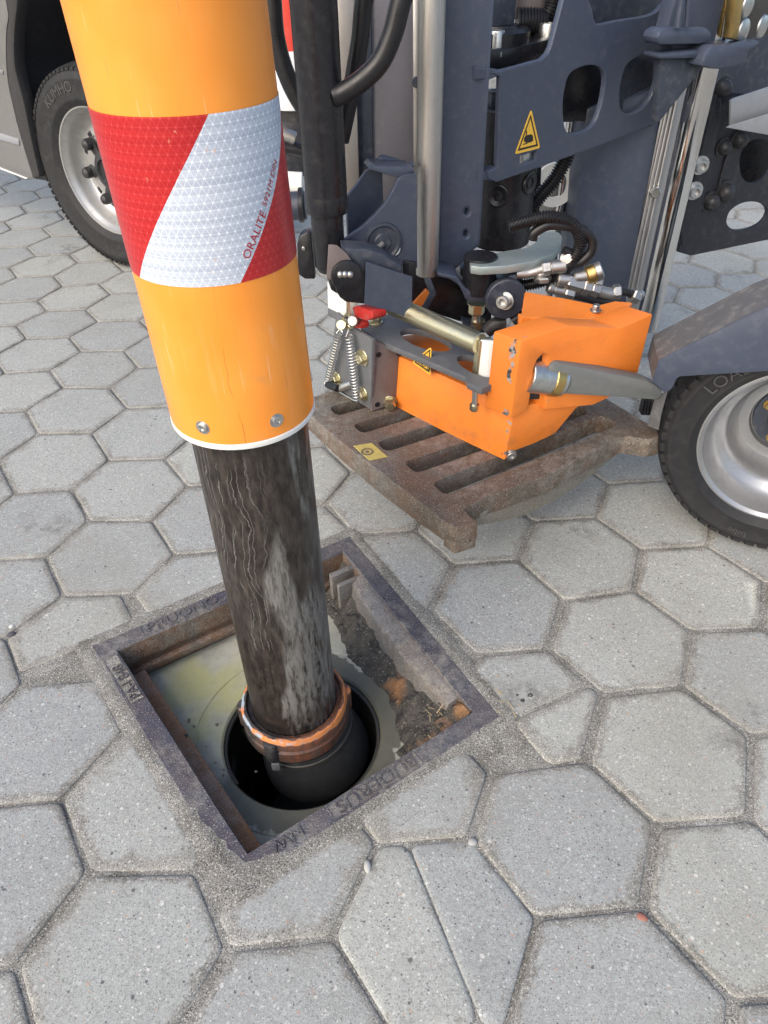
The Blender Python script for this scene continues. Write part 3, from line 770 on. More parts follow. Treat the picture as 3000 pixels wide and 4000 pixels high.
MT['pipe'] = mat_pipe(); MT['sleeve'] = mat_sleeve(); MT['tape'] = mat_tape(); MT['collar'] = mat_collar()
SB, ST, SR = .603, 1.16, .0895
def sl_axis(z): return PA + Vector((-.0035 - (z - .6) * .019, 0, 0)) + Vector((0, 0, z))
def wrap(name, r, z0, z1, mat, parent, n=72, th=.0, rows=2):
    bm = bmesh.new(); uvl = bm.loops.layers.uv.new('wrap'); rg = []
    zs = [z0 + (z1 - z0) * k / rows for k in range(rows + 1)]
    for z in zs:
        c = sl_axis(z); rg.append([bm.verts.new(c + Vector((r * math.cos(a), r * math.sin(a), 0))) for a in [2 * PI * k / n - PI * 1.5 for k in range(n)]])
    for q in range(rows):
        for k in range(n):
            f = bm.faces.new((rg[q][k], rg[q][(k + 1) % n], rg[q + 1][(k + 1) % n], rg[q + 1][k]))
            a0 = (2 * PI * k / n - PI * 1.5); a1 = a0 + 2 * PI / n
            for lp, (aa, z) in zip(f.loops, ((a0, zs[q]), (a1, zs[q]), (a1, zs[q + 1]), (a0, zs[q + 1]))): lp[uvl].uv = (aa * .0925, z)
    if th:
        bmesh.ops.recalc_face_normals(bm, faces=bm.faces[:])
        bmesh.ops.solidify(bm, geom=bm.faces[:], thickness=th)
    return from_bm(name, bm, mat, parent, 50)
suction = thing('suction_pipe', 'upright orange sleeved steel suction pipe lowered into the open drain', 'suction pipe', (PA.x, PA.y, -.2))
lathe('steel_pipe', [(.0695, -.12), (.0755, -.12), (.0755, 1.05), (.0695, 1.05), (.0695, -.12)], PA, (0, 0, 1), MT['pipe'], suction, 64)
wrap('orange_sleeve', SR, SB + .006, ST, MT['sleeve'], suction, 80, .004)
wrap('reflective_tape', SR + .0006, .799, .9515, MT['tape'], suction, 80, 0, 8)
c0 = sl_axis(SB)
lathe('white_rim', [(.0775, 0), (.0897, -.001), (.0905, .001), (.0905, .0058), (.0888, .0065), (.0775, .0065), (.0775, 0)], c0 - Vector((0, 0, .001)), (0, 0, 1), MT['white'], suction, 72)
for az in (-111, -54, 20, 110):
    a = math.radians(az); d = Vector((math.cos(a), math.sin(a), 0))
    socketbolt('screw', sl_axis(.6295) + d * (SR - .0005), d, .0062, .0035, MT['zinc'], suction, 1.45)
def on_sleeve(x, y, z, a0, z0, slope):                  # lettering runs up the slope on the band
    ca, sa = math.cos(slope), math.sin(slope); xx, yy = x * ca - y * sa, x * sa + y * ca
    a = a0 + xx / .0925; r = SR + .0012; c = sl_axis(z0 + yy)
    return c + Vector((r * math.cos(a), r * math.sin(a), 0))
MT['redprint'] = paint('red_print', (.42, .01, .015), .4, 0, var=0)
for s, sz, a0, z0 in (('ORALITE', .0125, -56.3, .8195), ('5921M DIN', .0095, -37.5, .8635)):
    sl = math.atan(1.3); me = text_bm(s, sz, lambda x, y, z: on_sleeve(x, y, z, math.radians(a0), z0, sl))
    link('lettering', me, MT['redprint'], suction, 0)
# coupling ring with lugs
lathe('coupling_ring', [(.0765, -.062), (.093, -.062), (.0965, -.057), (.0965, -.034), (.093, -.03), (.0965, -.024), (.0955, -.006), (.0925, .0), (.0865, .001), (.083, -.006), (.0765, -.007), (.0765, -.062)], PA, (0, 0, 1), MT['collar'], suction, 64)
for az in (-112, 12, 128, 185):
    a = math.radians(az); d = Vector((math.cos(a), math.sin(a), 0)); tt = Vector((-d.y, d.x, 0)); o = PA + d * .092
    P = [o + tt * s + d * q for s, q in ((-.016, 0), (-.011, .008), (-.005, .0115), (.005, .0115), (.011, .008), (.016, 0))]
    prism3('coupling_lug', [p + Vector((0, 0, -.008)) for p in P], (0, 0, -.05), MT['collar'] if az != -112 else MT['rubber'], suction, .003)
prism3('lug_tongue', [PA + Vector((math.cos(math.radians(-108)) * .1, math.sin(math.radians(-108)) * .1, -.06)) + Vector(o) for o in ((-.008, -.003, 0), (.008, -.003, 0), (.008, .003, 0), (-.008, .003, 0))], (0, 0, -.022), MT['plate_grey'], suction, .003)
MT['nozzle'] = paint('scuffed_nozzle_rubber', (.03, .032, .035), .34, .3, (.12, .12, .12), .5)
NZ = Vector((.0, -.043, 0)); 
lathe('rubber_nozzle', [(.070, -.06), (.0865, -.06), (.0885, -.064), (.0885, -.072), (.086, -.078), (.0875, -.084), (.0875, -.092), (.0885, -.1), (.092, -.112), (.097, -.13), (.101, -.152), (.103, -.172), (.102, -.181), (.097, -.185), (.09, -.18), (.08, -.14), (.07, -.1)], NZ, (-.17, .02, 1), MT['nozzle'], suction, 64)
lathe('hose_clamp', [(.0875, -.094), (.0895, -.093), (.0895, -.085), (.0875, -.084)], NZ, (-.17, .02, 1), MT['bucket'], suction, 56)
# ------------------------------------------------------------------ lifted grate
GZ = .222
gl, gn, gr_ = at_z(1215, 1625, GZ), at_z(1790, 2060, GZ), at_z(2580, 1715, GZ)
grate = thing('drain_grate', 'rusty slotted cast iron drain grate hanging level under the orange magnet box', 'drain grate', (gn + gr_ + gl) / 3 * np.array([1, 1, 0]) + np.array([0, 0, GZ - .07]))
zg = zoom(1150, 1500, .5124); zh = zoom(1900, 1500, .4822)
top = zg((140, 258), (330, 422), (720, 722), (1120, 1032), (1232, 1108), (1408, 1050), (1335, 1003), (1302, 948)) + zh((0, 922), (500, 742), (1088, 432), (1120, 422), (1330, 452), (1425, 430), (1420, 385), (980, 120))
e1, e2, nn = basis((0, 0, 1))
def l2(p): return (p[0] * e1.x + p[1] * e1.y, p[0] * e2.x + p[1] * e2.y)
outer = [l2(on(HP(GZ), *p)) for p in top]
sd3 = (gr_ - gn) / np.linalg.norm(gr_ - gn); td3 = np.array([-sd3[1], sd3[0], 0])
far_c = gl + (at_z(2372, 1558, GZ) - gn) * 1.0
outer += [l2(gn + sd3 * .55 + td3 * .56), l2(gn - sd3 * .056 + td3 * .56)]
sdir = (gr_ - gn)[:2]; sdir /= np.linalg.norm(sdir)
slots = []
for k, (s0, t0, Ls, w, sk) in enumerate(((.0, .478, .45, .042, -.05), (.01, .386, .445, .042, -.06), (.018, .298, .45, .042, -.06), (.028, .203, .445, .044, -.05), (.036, .113, .455, .047, .0))):
    q = [gn + sd3 * (s0 + a) + td3 * (t0 + b + a * sk) for a, b in ((0, -w / 2), (Ls, -w / 2), (Ls, w / 2), (0, w / 2))]
    slots.append(fillet([l2(v) for v in q], .016, 4))
plate2('grate_plate', fillet(outer, .004, 2), slots, (0, 0, GZ), e1, e2, nn, .046, MT['grate'], grate, .003)
wa, wb = at_z(*zg((1302, 948))[0], GZ), at_z(*zh((1088, 432))[0], GZ)
wang = math.degrees(math.atan2(wb[1] - wa[1], wb[0] - wa[0]))
WP = VP(wa, wang)
def sag(p0, p1, d, n=10, name='grate_skirt', th=.022, h0=.03, mat='web', push=0.0):
    P = [p0 + (p1 - p0) * k / n for k in range(n + 1)]
    low = [p - np.array([0, 0, h0 + d * math.sin(PI * k / n)]) for k, p in enumerate(P)]
    dd = (p1 - p0) / np.linalg.norm(p1 - p0); inn = np.array([-dd[1], dd[0], 0])
    return prism3(name, [p + inn * push for p in P + low[::-1]], inn * th, MT[mat], grate, .003)
dz = np.array([0, 0, -.03])
sag(wa + dz, wb + dz, .05, h0=.018, push=.0015)
la, lb = at_z(*zg((140, 258))[0], GZ), at_z(*zg((1232, 1108))[0], GZ)
sag(la + dz, lb + dz, .014, h0=.02, mat='grate', push=.0015)
tipc = at_z(*zg((1310, 1075))[0], GZ)
for c_, (w1, w2) in ((tipc, (.03, .03)), (at_z(*zh((1375, 442))[0], GZ), (.02, .02))):
    pass
tip = [at_z(*p, GZ) for p in zg((1130, 1040), (1232, 1108), (1408, 1050), (1335, 1003))]
prism3('corner_lug', [p + dz + (np.mean(tip, axis=0) - p) * .05 for p in tip], (0, 0, -.034), MT['grate'], grate, .004)
tagp = plate('cast_plate', zg((450, 470), (590, 447), (712, 552), (570, 580)), HP(GZ + .0016), .002, paint('worn_yellow_paint', (.42, .34, .1), .75, .8, (.3, .25, .12), .0, var=.6), grate)
pc = np.mean([at_z(*p, GZ + .0016) for p in zg((555, 518))], axis=0)
lathe('cast_emblem', [(.0125, 0), (.0125, .0015), (.0095, .0015), (.0095, 0)], pc, (0, 0, 1), MT['rust'], grate, 24)
lathe('cast_emblem', [(0, .0012), (.004, .0012), (.0045, 0)], pc, (0, 0, 1), MT['rust'], grate, 12)
def tilted(c): return c
# ------------------------------------------------------------------ magnet lifter
b0 = at_z(1966, 1797, .2255)
AA, AB = -46, 22
PAn, PBn = VP(b0, AA), VP(b0, AB)
dA = np.array([math.cos(math.radians(AA)), math.sin(math.radians(AA)), 0]); dB = np.array([math.cos(math.radians(AB)), math.sin(math.radians(AB)), 0])
def shift(pl, d): return (pl[0] + pl[1] * d, pl[1])
def mat_casing():
    t = NT('worn_orange_casing'); x, y, z = t.sep(t.pos)
    a = t.noise(8, 4); d = t.noise(60, 5, .7); f = t.noise(26, 4, .65)
    c = t.mix(t.step(a, .3, .7), (.78, .2, .026), (.88, .25, .034))
    c = t.mix(t.step(d, .55, .8, 0, .3), c, (.45, .16, .05)); c = t.mix(t.step(t.noise(300, 2), .7, .76, 0, .35), c, (.2, .1, .05))
    sc = t.noise(1.0, 3, .6, t.scale(t.pos, (30, 30, 160))); c = t.mix(t.step(sc, .68, .71, 0, .35), c, (.5, .17, .06))
    low = t.step(z, .31, .24); c = t.mix(t.math('MULTIPLY', low, t.step(f, .5, .7, 0, .45)), c, (.2, .12, .07))
    m = None
    for p in (b0, b0 + PBn[1] * .014 + PAn[1] * .01):
        r = t.math('SQRT', t.math('ADD', t.math('POWER', t.math('SUBTRACT', x, float(p[0])), 2.0), t.math('POWER', t.math('SUBTRACT', y, float(p[1])), 2.0)))
        k = t.step(t.math('ADD', r, t.math('MULTIPLY', t.math('SUBTRACT', f, .5), .075)), .003, .001); m = k if m is None else t.math('MAXIMUM', m, k)
    spot = t.math('MULTIPLY', t.step(f, .69, .7), t.step(a, .5, .55)); m = t.math('MAXIMUM', m, spot)
    c = t.mix(m, c, t.mix(t.step(d, .45, .55), (.34, .33, .32), (.05, .045, .04)))
    t.bump(t.math('SUBTRACT', t.noise(140, 2), t.math('MULTIPLY', m, 2.0)), .08, .001)
    return t.set(c, t.step(d, .3, .8, .32, .55), 0)
MT['orange'] = mat_casing()
lift = thing('magnet_lifter', 'orange magnet lifting box with grey frame and springs gripping the lifted grate', 'lifting magnet', (b0[0], b0[1] + .15, .225))
# body: profile on the right hand face run back along the left hand face
body = [on(PBn, *p) for p in z5((235, 1243), (275, 1197), (400, 1150), (510, 1098), (620, 965), (700, 905), (720, 880), (290, 958))]
bm = bmesh.new(); secs = []
for k in range(9):
    s = k / 8; off = -dA * (.42 * s) * 1.0; sag_ = -.004 * math.sin(PI * min(1, s * 1.15)) ; rows = []
    for i, p in enumerate(body): rows.append(bm.verts.new(V3(p + off + np.array([0, 0, sag_ if i in (0, 1, 2, 3) else 0]))))
    secs.append(rows)
for a, b in zip(secs, secs[1:]):
    for i in range(len(body)): bm.faces.new((a[i], a[(i + 1) % len(body)], b[(i + 1) % len(body)], b[i]))
bm.faces.new(secs[0]); bm.faces.new(secs[-1][::-1])
bmesh.ops.recalc_face_normals(bm, faces=bm.faces[:]); bevel_bm(bm, .0025, 2, 30)
from_bm('magnet_box', bm, MT['orange'], lift)
arch = [(470, 862), (476, 700), (470, 672), (445, 668), (415, 700), (398, 745), (385, 820), (376, 905)]
nose = z5((325, 600), (590, 515), (855, 530), (1040, 450), (950, 800), (900, 860), (800, 905), (715, 945), (455, 970), (463, 885), *arch, (362, 972), (345, 985), (270, 1016))
prism('nose_cover', nose, shift(PBn, .014), -dA * .062, MT['orange'], lift, .006)
plate('rear_cover', z5((325, 470), (345, 328), (560, 365), (742, 402), (832, 380), (935, 388), (860, 445), (700, 480), (460, 470)), HP(.452), .012, MT['orange'], lift, fil=.006, bev=.003)
prism('rear_cover_side', z5((325, 470), (460, 470), (470, 620), (320, 640)), VP(at_z(*z5((400, 470))[0], .451), 10), .02, MT['orange'], lift, .002)
plate('cover_latch', z5((683, 438), (715, 425), (772, 430), (765, 445), (720, 456)), HP(.4545), .002, MT['orange'], lift, fil=.004)
socketbolt('cover_screw', at_z(*z5((727, 436))[0], .456), (0, 0, 1), .0075, .014, MT['zinc'], lift)
lp = on(PBn, *z5((270, 1212))[0]); socketbolt('box_bolt', lp, PBn[1] * .6 + PAn[1] * .2, .0095, .008, MT['zinc'], lift, 1.3)
prism('arch_shade_block', z5((365, 640), (500, 640), (500, 880), (470, 910), (360, 915)), shift(PBn, .0), .05, MT['black'], lift)  # black block painted in for the shade inside the nose arch
# rubber faced handle out of the nose
hc = on(shift(PBn, -.005), *z5((400, 785))[0]); hd = on(VP(hc, 14), *z5((520, 800))[0]) - hc; hd /= np.linalg.norm(hd)
cyl('pivot_sleeve', hc - hd * .02, hc + hd * .058, .0335, MT['zinc'], lift, 32)
cyl('pivot_ring', hc + hd * .03, hc + hd * .05, .0355, MT['brass'], lift, 32)
MT['handle'] = paint('grey_rubber_coating', (.15, .155, .15), .55, .3, spec=.35)
HPn = VP(hc + hd * .05 + PBn[1] * .026, 12)
prism('handle', z5((470, 790), (490, 722), (520, 712), (1000, 810), (1062, 838), (1095, 868), (1082, 905), (1050, 918), (800, 902), (490, 882), (466, 860)), HPn, .034, MT['handle'], lift, .006)
# arm plate over the box
AZ = .385
arm = z4((452, 655), (540, 733), (1165, 997), (1182, 1040), (1278, 1080), (1380, 1040), (1420, 930), (1290, 800), (900, 625), (700, 560), (560, 590))
plate('arm_plate', arm, HP(AZ), .0135, MT['plate_grey'], lift, holes=[z4(*ell(897, 748, 182, 58, 17)), z4(*ell(1250, 925, 150, 55, 22))], bev=.001)
hexbolt('arm_bolt', at_z(*z4((556, 632))[0], AZ), (0, 0, 1), .0125, .011, MT['yzinc'], lift)
sb = at_z(*z4((1235, 1085))[0], AZ - .013)
cyl('adjuster_stud', sb, sb - np.array([0, 0, .045]), .006, MT['zinc'], lift, 14); hexbolt('adjuster_nut', sb - np.array([0, 0, .03]), (0, 0, -1), .0095, .014, MT['yzinc'], lift, 0)
q0 = at_z(*z4((525, 1232))[0], .226)
TP, SP = VP(q0, 22), VP(q0, -52)
prism('end_plate', z4((535, 745), (712, 828), (694, 1182), (525, 1234)), TP, .008, MT['taupe'], lift)
prism('spring_plate', z4((285, 560), (412, 672), (530, 745), (520, 1225), (500, 1210), (226, 1062)), SP, dB * .008, MT['plate_grey'], lift)
for p in ((575, 848), (566, 1188)):
    c = on(TP, *z4(p)[0]); cyl('bolt_hole', c + TP[1] * .0006, c - TP[1] * .004, .0062, MT['black'], lift, 18, .0002)
for p, r in (((468, 868), .0125), ((290, 1008), .0115), ((470, 1113), .0115)):
    hexbolt('plate_bolt', on(SP, *z4(p)[0]), SP[1], r, .011, MT['yzinc'], lift, 1.55)
hexbolt('foot_bolt', on(TP, *z4((650, 1170))[0]), TP[1] * .8 + SP[1] * .3, .0125, .02, MT['yzinc'], lift, 1.3)
rb = on(shift(TP, -.012), *z4((672, 832))[0]); cyl('rubber_stop', rb, rb + dB * .035 - np.array([0, 0, .003]), .0125, MT['rubber'], lift, 20, .003)
def P4(p, d=.016): return on(shift(SP, d), *z4(p)[0])
def spring(a, b, turns, r=.0092, w=.0015):
    a, b = V3(P4(a)), V3(P4(b)); ax = (b - a); L = ax.length; ax.normalize(); e = ax.orthogonal().normalized(); f = ax.cross(e)
    pts = [a - ax * .012] + [a + ax * (L * k / (turns * 8)) + (e * math.cos(k * PI / 4) + f * math.sin(k * PI / 4)) * r for k in range(turns * 8 + 1)] + [b + ax * .012]
    return tube('spring', pts, w, MT['zinc'], lift, 5, 1)
spring((308, 690), (228, 1030), 19); spring((374, 715), (428, 1150), 21)
for pts in (((360, 470), (362, 520), (360, 585)), ((372, 470), (374, 530), (378, 590), (372, 620)), ((360, 560), (330, 610), (345, 640), (378, 630), (368, 570)), ((372, 600), (405, 640), (385, 668), (360, 640), (372, 690))):
    tube('spring_cable', [P4(p) for p in pts], .0019, MT['yzinc'], lift, 6, 6)
cyl('spring_pin', P4((340, 640), .004), P4((318, 645), .03), .011, MT['yzinc'], lift, 18)
cyl('spring_pin', P4((420, 610), .0), P4((395, 618), .02), .011, MT['steel'], lift, 18)
st = P4((392, 1045), .0); en = P4((300, 1080), .014)
cyl('threaded_stud', st, en, .009, MT['zinc'], lift, 16); cyl('stud_tip', P4((312, 1075), .015), P4((280, 1085), .016), .0075, MT['zinc'], lift, 16); cyl('stud_cap', P4((296, 1078), .022), P4((226, 1050), .022), .009, MT['black'], lift, 16)
tube('spring_plate_edge', [P4((222, 1052), .003), P4((340, 1120), .003), P4((432, 1172), .003)], .0028, MT['zinc'], lift, 8)
# cross tube, slide blocks
tz = .447
ta, tb = at_z(*z4((560, 462))[0], tz), at_z(*z4((1262, 772))[0], tz)
cyl('cross_tube', ta, tb, .0205, MT['yzinc'], lift, 32)
prism('slide_block', z4((1266, 742), (1322, 760), (1312, 1022), (1238, 1000)), VP(tb - dA * .0, AA), dA * .016 + dB * .02, MT['white'], lift, .002)
prism('slide_spacer', z4((1238, 742), (1268, 762), (1240, 1003), (1210, 975)), VP(tb + PAn[1] * .004, AA), dB * .03, MT['yzinc'], lift, .001)
prism('slide_base', z4((1238, 985), (1312, 1020), (1308, 1060), (1228, 1030)), VP(tb + PAn[1] * .005, AA), dB * .03, MT['plate_grey'], lift, .001)
W2 = shift(SP, -.025)
prism('slide_block', z4((221, 345), (300, 380), (350, 440), (350, 590), (226, 530)), W2, dB * .03, MT['white'], lift, .003)
prism('slide_base', z4((226, 530), (350, 590), (348, 640), (228, 585)), shift(W2, .001), dB * .03, MT['plate_grey'], lift, .002)
prism('stop_block', z4((392, 525), (430, 512), (536, 560), (536, 597), (488, 618), (412, 590)), shift(SP, .004), dB * .03, MT['red'], lift, .002)
prism('stop_block', z4((405, 600), (452, 634), (448, 672), (412, 668)), shift(SP, .003), dB * .02, MT['red'], lift, .002)
# swivel foot above the box
FP = VP((.4, .70, 0), 0)
F_ = lambda *p: [on(FP, *q) for q in z4(*p)]
prism('swivel_foot', z4((975, 285), (1110, 315), (1165, 395), (1205, 420), (1340, 420), (1385, 360), (1470, 310), (1659, 262), (1659, 300), (1480, 352), (1400, 410), (1352, 468), (1320, 486), (1200, 490), (1165, 470), (1148, 425), (1120, 375), (1060, 335), (975, 318)), FP, .07, MT['grey'], lift, .004)
c = F_((1272, 360))[0]; cyl('swivel_post', c + np.array([0, .03, -.03]), c + np.array([0, .03, .05]), .037, MT['black'], lift, 32)
c = on(shift(FP, -.03), *z4((1246, 490))[0]); n0 = np.array([0, 0, 1.0])
hexbolt('adjuster_nut', c, -n0, .0185, .026, MT['yzinc'], lift, 1.25)
cyl('adjuster_stud', c - n0 * .02, c - n0 * .085, .0098, MT['zinc'], lift, 16)
c2 = on(shift(FP, -.03), *z4((1250, 610))[0]); hexbolt('adjuster_nut', c2, -n0, .0155, .019, MT['yzinc'], lift, 1.1, .003)
prism('stud_base', z4((1150, 640), (1190, 655), (1262, 665), (1318, 640), (1316, 690), (1262, 712), (1150, 672)), shift(FP, -.02), .05, MT['grey_dark'], lift)
ep = shift(VP((.47, .68, 0), 5), 0)
ec = on(ep, *z4((1442, 478))[0]); dd_ = np.array([-.45, -.75, .15])
lathe('eye_plate', [(0, 0), (.043, 0), (.045, .002), (.045, .018), (.043, .02), (0, .02)], ec + np.array([0.0, .022, 0]), ep[1], MT['grey_dark'], lift, 40)
socketbolt('eye_bolt', ec + ep[1] * .0, dd_, .0145, .024, MT['zinc'], lift, 1.35)
prism('dark_backing', z4((770, 300), (1010, 300), (1200, 420), (1345, 560), (1345, 690), (1000, 580), (780, 500)), VP((.3, .78, 0), 10), .12, MT['black'], lift)  # black backing added to stand in for the shaded interior
prism('strap', z4((884, 330), (930, 330), (968, 428), (962, 445), (905, 545), (868, 530), (922, 432)), VP((.3, .66, 0), 0), .006, MT['grey_dark'], lift)
prism('orange_flap', z4((800, 508), (896, 404), (932, 432), (925, 450), (862, 526)), VP((.3, .7, 0), 0), .01, MT['orange'], lift)
tube('rubber_stop', F_((1490, 620), (1530, 590), (1570, 585)), .014, MT['rubber'], lift, 12, 4)
tube('rubber_stop', F_((1310, 690), (1370, 640), (1440, 632)), .016, MT['rubber'], lift, 12, 4)
# sticker on the box, partly under the arm
MT['ylw'] = paint('yellow_label', (.78, .46, .05), .4, .05, var=.05); MT['blk'] = paint('black_print', (.015, .013, .012), .5, 0, var=0)
SPn = shift(PAn, .0022)
def sticker(tri, pl, parent, k=.72):
    c = np.mean(np.array(tri), axis=0); sc = lambda f: [tuple(c + (np.array(p) - c) * f) for p in tri]
    plate('sticker', tri, pl, .0008, MT['ylw'], parent, fil=.004, bev=.0002)
    plate('sticker_border', sc(k), shift(pl, .0004), .0006, MT['blk'], parent, holes=[sc(k - .14)], fil=.001, bev=.0001)
sticker(z4((935, 790), (928, 990), (800, 900)), SPn, lift, .8)
o = on(shift(SPn, .0012), *z4((843, 905))[0]); o2 = on(shift(SPn, .0012), *z4((905, 948))[0]); o3 = on(shift(SPn, .0012), *z4((843, 885))[0])
flat_text('sticker_text', 'ND DR', .0135, o, o2 - o, o3 - o, MT['blk'], lift, .0001)

# hydraulic fittings and hoses on the lifter
GP = VP((.6, .7, 0), 0); G5 = lambda x, y, d=0.0: on(shift(GP, d), *z5((x, y))[0])
MT['fitting'] = metal('fitting_steel', (.5, .49, .47), .42, .5, (.2, .15, .1))
fit = thing('hydraulic_fittings', 'cluster of dull steel hydraulic fittings with brass knob above orange cover', 'fittings', G5(620, 300))
def nut(x0, y0, x1, y1, r, mat='fitting', n=6, name='union_nut', d=0.0):
    a, b = G5(x0, y0, d), G5(x1, y1, d); L = np.linalg.norm(b - a); k = min(.003, L * .2)
    lathe(name, [(0, 0), (r - k, 0), (r, k), (r, L - k), (r - k, L), (0, L)], a, b - a, MT[mat], fit, n, 25)
tube('elbow', [G5(300, 235), G5(360, 232), G5(400, 222), G5(445, 208)], .0105, MT['fitting'], fit, 14); nut(435, 208, 485, 200, .0165); nut(484, 200, 568, 190, .0148, n=20, name='hose_ferrule')
nut(432, 225, 430, 258, .012, n=16); nut(442, 245, 440, 275, .0195)
nut(520, 262, 590, 268, .015, n=20, name='valve_body'); nut(570, 275, 660, 300, .0185, name='valve_body'); nut(610, 255, 690, 242, .0135, n=18, name='valve_body')
nut(678, 246, 728, 226, .0205, 'brass', 24, 'valve_knob'); nut(722, 229, 762, 212, .0205, 'fitting', 16, 'valve_knob')
nut(655, 298, 700, 310, .0195); nut(700, 308, 748, 325, .0175); nut(720, 275, 762, 282, .0125)
tube('elbow', [G5(745, 328), G5(790, 340), G5(825, 342), G5(850, 322)], .0135, MT['fitting'], fit, 14); nut(822, 335, 862, 330, .0175)
tube('hose', [G5(858, 330), G5(900, 335), G5(940, 355)], .0085, MT['hose'], fit, 12); nut(922, 345, 965, 365, .0165); nut(952, 340, 975, 362, .0125)
nut(470, 305, 500, 318, .012, n=16); nut(498, 318, 562, 332, .0105, n=16, name='hose_ferrule'); nut(558, 330, 610, 342, .0165)
tube('hose', [G5(605, 342), G5(680, 362), G5(760, 385), G5(860, 378)], .0105, MT['hose'], fit, 12)
tube('hose', [G5(560, 190), G5(640, 172), G5(700, 120), G5(712, 60), G5(680, 10), G5(600, -20), G5(480, -30), G5(400, 10), G5(385, 50)], .011, MT['hose'], fit, 14)
tube('corrugated_hose', [G5(250, 300, -.03), G5(380, 290, -.03), G5(500, 250, -.02), G5(590, 180), G5(640, 90), G5(640, 20), G5(590, -45), G5(480, -72), G5(360, -50), G5(260, -20)], .0125, MT['hose'], fit, 14, 8, (.0016, .0056))
tube('hose', [G5(555, 105), G5(590, 125), G5(590, 170), G5(540, 205)], .009, MT['hose'], fit, 12)
nut(560, 130, 585, 165, .013, 'white', 16, 'white_cap')
# ------------------------------------------------------------------ lifting mast
def vc(u, v, y, w):                                    # centre and radius of an upright cylinder seen w photo pixels wide
    X = at_y(u, v, y); return X, w / 2 * ((X - CAM) @ R[2]) / FPX
mast = thing('lifting_mast', 'slate grey lifting mast with black hydraulic cylinder and silver guide rod', 'lifting mast', (.2, .75, .3))
X, r = vc(1282, 860, .62, 159)
zb = at_y(1270, 855, .62 - r)[2]; zt = 1.35
lathe('hydraulic_cylinder', [(0, zb), (r * .96, zb), (r, zb + .003), (r, zb + .03), (r * .985, zb + .033), (r * .985, zb + .036), (r, zb + .039), (r, zt), (0, zt)], (X[0], X[1], 0), (0, 0, 1), MT['black'], mast, 48)
ze = at_y(1262, 1080, .62 - r * .8)[2]
lathe('cylinder_end', [(0, ze), (r * .6, ze), (r * .78, ze + .012), (r * .8, zb + .002), (0, zb + .002)], (X[0] - .002, X[1], 0), (0, 0, 1), MT['black'], mast, 40)
prism('side_lug', z4((18, 90), (40, 35), (80, 12), (115, 12), (145, 335), (72, 335), (22, 300)), VP((.05, .64, 0), 0), .03, MT['black'], mast, .004)
lg = on(VP((.05, .64, 0), 0), *z4((64, 122))[0]); cyl('lug_pin', lg + np.array([0, .002, 0]), lg - np.array([0, .003, 0]), .004, MT['zinc'], mast, 12, .001)
MP = lambda y, a=0: VP((.2, y, 0), a)
prism('rail_strip', z2((440, -80), (580, -80), (618, 1260), (545, 1345), (470, 1350)), MP(.80), .02, paint('bare_rail', (.42, .39, .36), .42, .3, metal=.6), mast, .003)
prism('channel_flange', z2((560, -80), (700, -80), (712, 1180), (640, 1270), (605, 1270)), MP(.815), .03, MT['grey_dark'], mast, .004)
prism('channel_web', z2((672, -80), (1010, -80), (1010, 1500), (560, 1500), (688, 1180)), MP(.822), .012, MT['plate_grey'] if False else paint('grey_web_paint', (.14, .135, .15), .42, .2), mast, .003)
prism('rod_strip', z2((982, -80), (1022, -80), (1018, 1760), (990, 1760)), MP(.765), .02, MT['steel'], mast, .002)
for y in (560, 1590):
    c = on(MP(.764), *z2((1008, y))[0]); cyl('strip_rivet', c, c + np.array([0, -.003, 0]), .01, MT['grey_dark'], mast, 16)
X, r = vc(1671, 900, .74, 91); zs_ = at_y(1668, 1088, .74 - r)[2]
cyl('guide_rod', (X[0], X[1], zs_), (X[0], X[1], 1.4), r, MT['steel'], mast, 40, .002)
col = z2((1172, -90), (1548, -90), (1447, 1638), (1442, 1672), (1264, 1860), (1150, 1848))
hl = [z2(*ell(1352, 1445, 13, 20)), z2(*ell(1345, 1597, 13, 20))]
plate('guide_column', col, MP(.752, 12), .05, MT['grey'], mast, holes=hl, bev=.007)
zh4 = z4(*ell(1120, 232, 14, 16))
gp = MP(.655, 14)
plate('gusset', z2((462, 1675), (560, 1605), (640, 1545), (730, 1460), (800, 1380), (850, 1290), (890, 1212), (930, 1190), (1010, 1182), (1015, 1830), (735, 1800), (690, 1750), (520, 1705)), gp, .012, MT['grey'], mast, holes=[z2(*ell(878, 1718, 26, 36, 20))], bev=.002)
plate('gusset', z2((530, 1348), (600, 1260), (660, 1172), (700, 1150), (775, 1165), (785, 1430), (640, 1560), (540, 1640)), shift(gp, -.055), .012, MT['grey'], mast, bev=.002)
prism('gusset_cap', z2((690, 1160), (722, 1128), (985, 1140), (1000, 1172), (900, 1205), (880, 1215)), shift(gp, -.004), .06, MT['grey'], mast, .003)
tube('weld_bead', [on(shift(gp, -.06), *z2(p)[0]) for p in ((752, 1100), (775, 1082), (850, 1100), (930, 1128), (985, 1128))], .007, MT['grey'], mast, 8)
bc = on(gp, *z2((775, 1650))[0])
lathe('pivot_boss', [(0, .006), (.016, .006), (.018, .004), (.03, .004), (.034, .007), (.038, .006), (.04, 0)], bc, gp[1], MT['grey_dark'], mast, 36)
tube('release_lever', [bc + gp[1] * .008, bc + gp[1] * .016 + np.array([-.02, -.0, -.012]), on(shift(gp, .03), *z2((700, 1735))[0])], .006, MT['plate_grey'], mast, 10)
